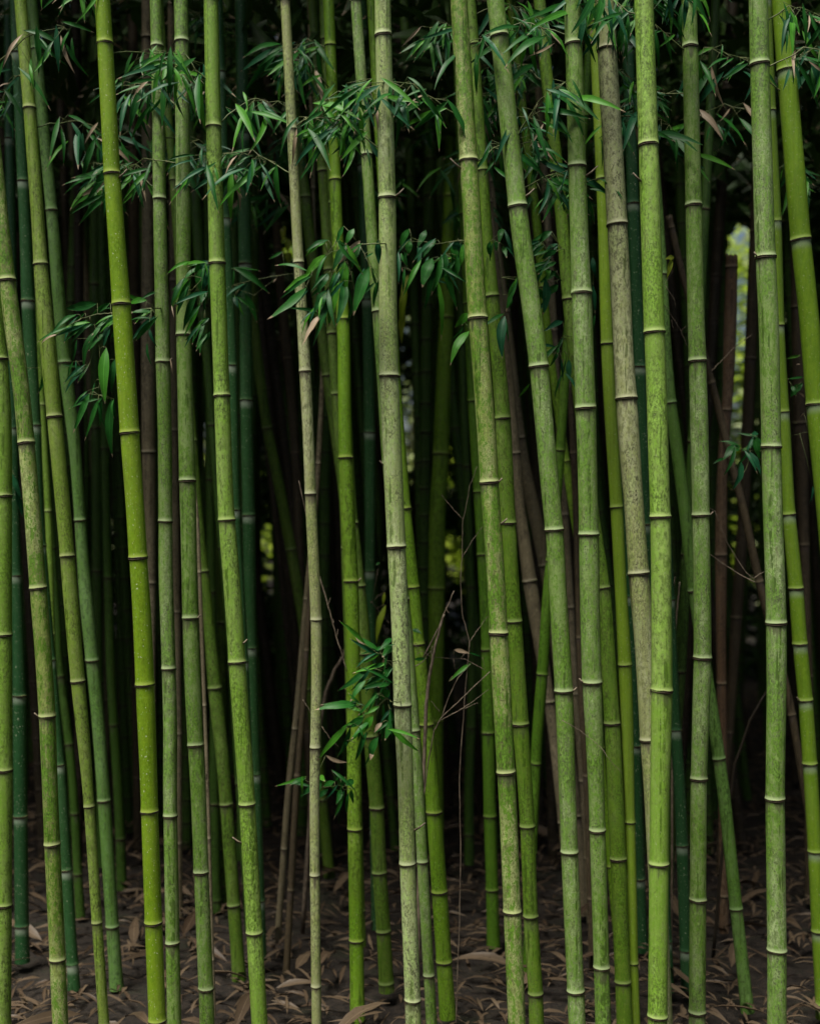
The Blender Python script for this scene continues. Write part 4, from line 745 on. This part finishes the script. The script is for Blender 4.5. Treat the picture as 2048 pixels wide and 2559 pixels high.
for sx in (-1, 1):
    leaf_mass('side_thicket', 'added unseen leaf screen blocking sky light from the ' + ('left' if sx < 0 else 'right'), 9000, (min(sx * 6.6, sx * 7.6), max(sx * 6.6, sx * 7.6), 3, 15, -.1, 5), (.4, .6), M['leaf_shade'], flat=Vector((-sx, 0, 0)))  # added out of view on both sides to keep sky light out
leaf_mass('path_thicket', 'added unseen leaf screen behind the camera, cutting low sky light', 12000, (-9, 9, -3.6, -2.2, 0, 6.0), (.45, .7), M['leaf_shade'], flat=Vector((0, 1, 0)))  # added out of view so that only a strip of sky lights the stems

# ---------------------------------------------------------------- sunlit shrubs in the open beyond the grove
def shrub(x, y, h, r, label, mat):
    e = bpy.data.objects.new('shrub', None); COL.objects.link(e); e.location = (x, y, 0); tag(e, label, 'shrub', 'sunlit shrubs in the clearing beyond the grove')
    L = Leaves(); T = Tubes()
    for k in range(7):
        a = random.random() * 6.28; q = Vector((math.cos(a) * r * .7, math.sin(a) * r * .5, h * random.uniform(.7, .95)))
        T.add(refine([Vector((0, 0, 0)), q * .5 + Vector((0, 0, .3)), q], 3, .03), [.05, .045, .04, .03, .025, .02, .015], 6)
    cl = [Vector((random.uniform(-r, r), random.uniform(-r, r) * .6, random.uniform(.1, 1) * h)) for _ in range(90)]
    for c in cl:
        for i in range(60):
            p = c + Vector((random.gauss(0, .26), random.gauss(0, .22), random.gauss(0, .26))); l = random.uniform(.16, .32); a = random.random() * 6.28
            L.add(p, p + Vector((math.cos(a), math.sin(a), random.uniform(-.8, .5))).normalized() * l, l * .45, 0, Vector((random.uniform(-1, 1), random.uniform(-1, .3), 1)), seg=2)
    link('stems', make_mesh('stems', T.V, T.F, [M['twig']]), e); link('foliage', L.mesh('foliage', [mat], Vector((0, 0, 0))), e)
M['sunleaf'] = leaf_mat('leaf_sunlit_lime', (.30, .44, .03), (.46, .58, .08), tip=2, transl=.45)
M['sunleaf2'] = leaf_mat('leaf_sunlit_pale', (.42, .52, .18), (.6, .68, .38), tip=2, transl=.45)
for i, (x, lab, m) in enumerate([(-5.6, 'pale sunlit shrub glimpsed beyond the grove at far left', 'sunleaf2'), (-3.7, 'pale sunlit shrub glimpsed beyond the striped yellow-green bamboo', 'sunleaf2'), (-2.1, 'lime shrub glimpsed high beyond the slim tan bamboo', 'sunleaf'), (-.1, 'pale sunlit shrub glimpsed beyond the big pale centre bamboo', 'sunleaf2'),
        (1.5, 'lime shrub glimpsed beyond the bare twigs right of centre', 'sunleaf'), (5.7, 'lime green sunlit shrub seen through the gap right of the snapped brown stem', 'sunleaf'), (7.3, 'sunlit shrub glimpsed beyond the right edge bamboos', 'sunleaf2')]):
    shrub(x, 20.6 + (i % 2) * .8, 7.0, 1.1, lab, M[m])
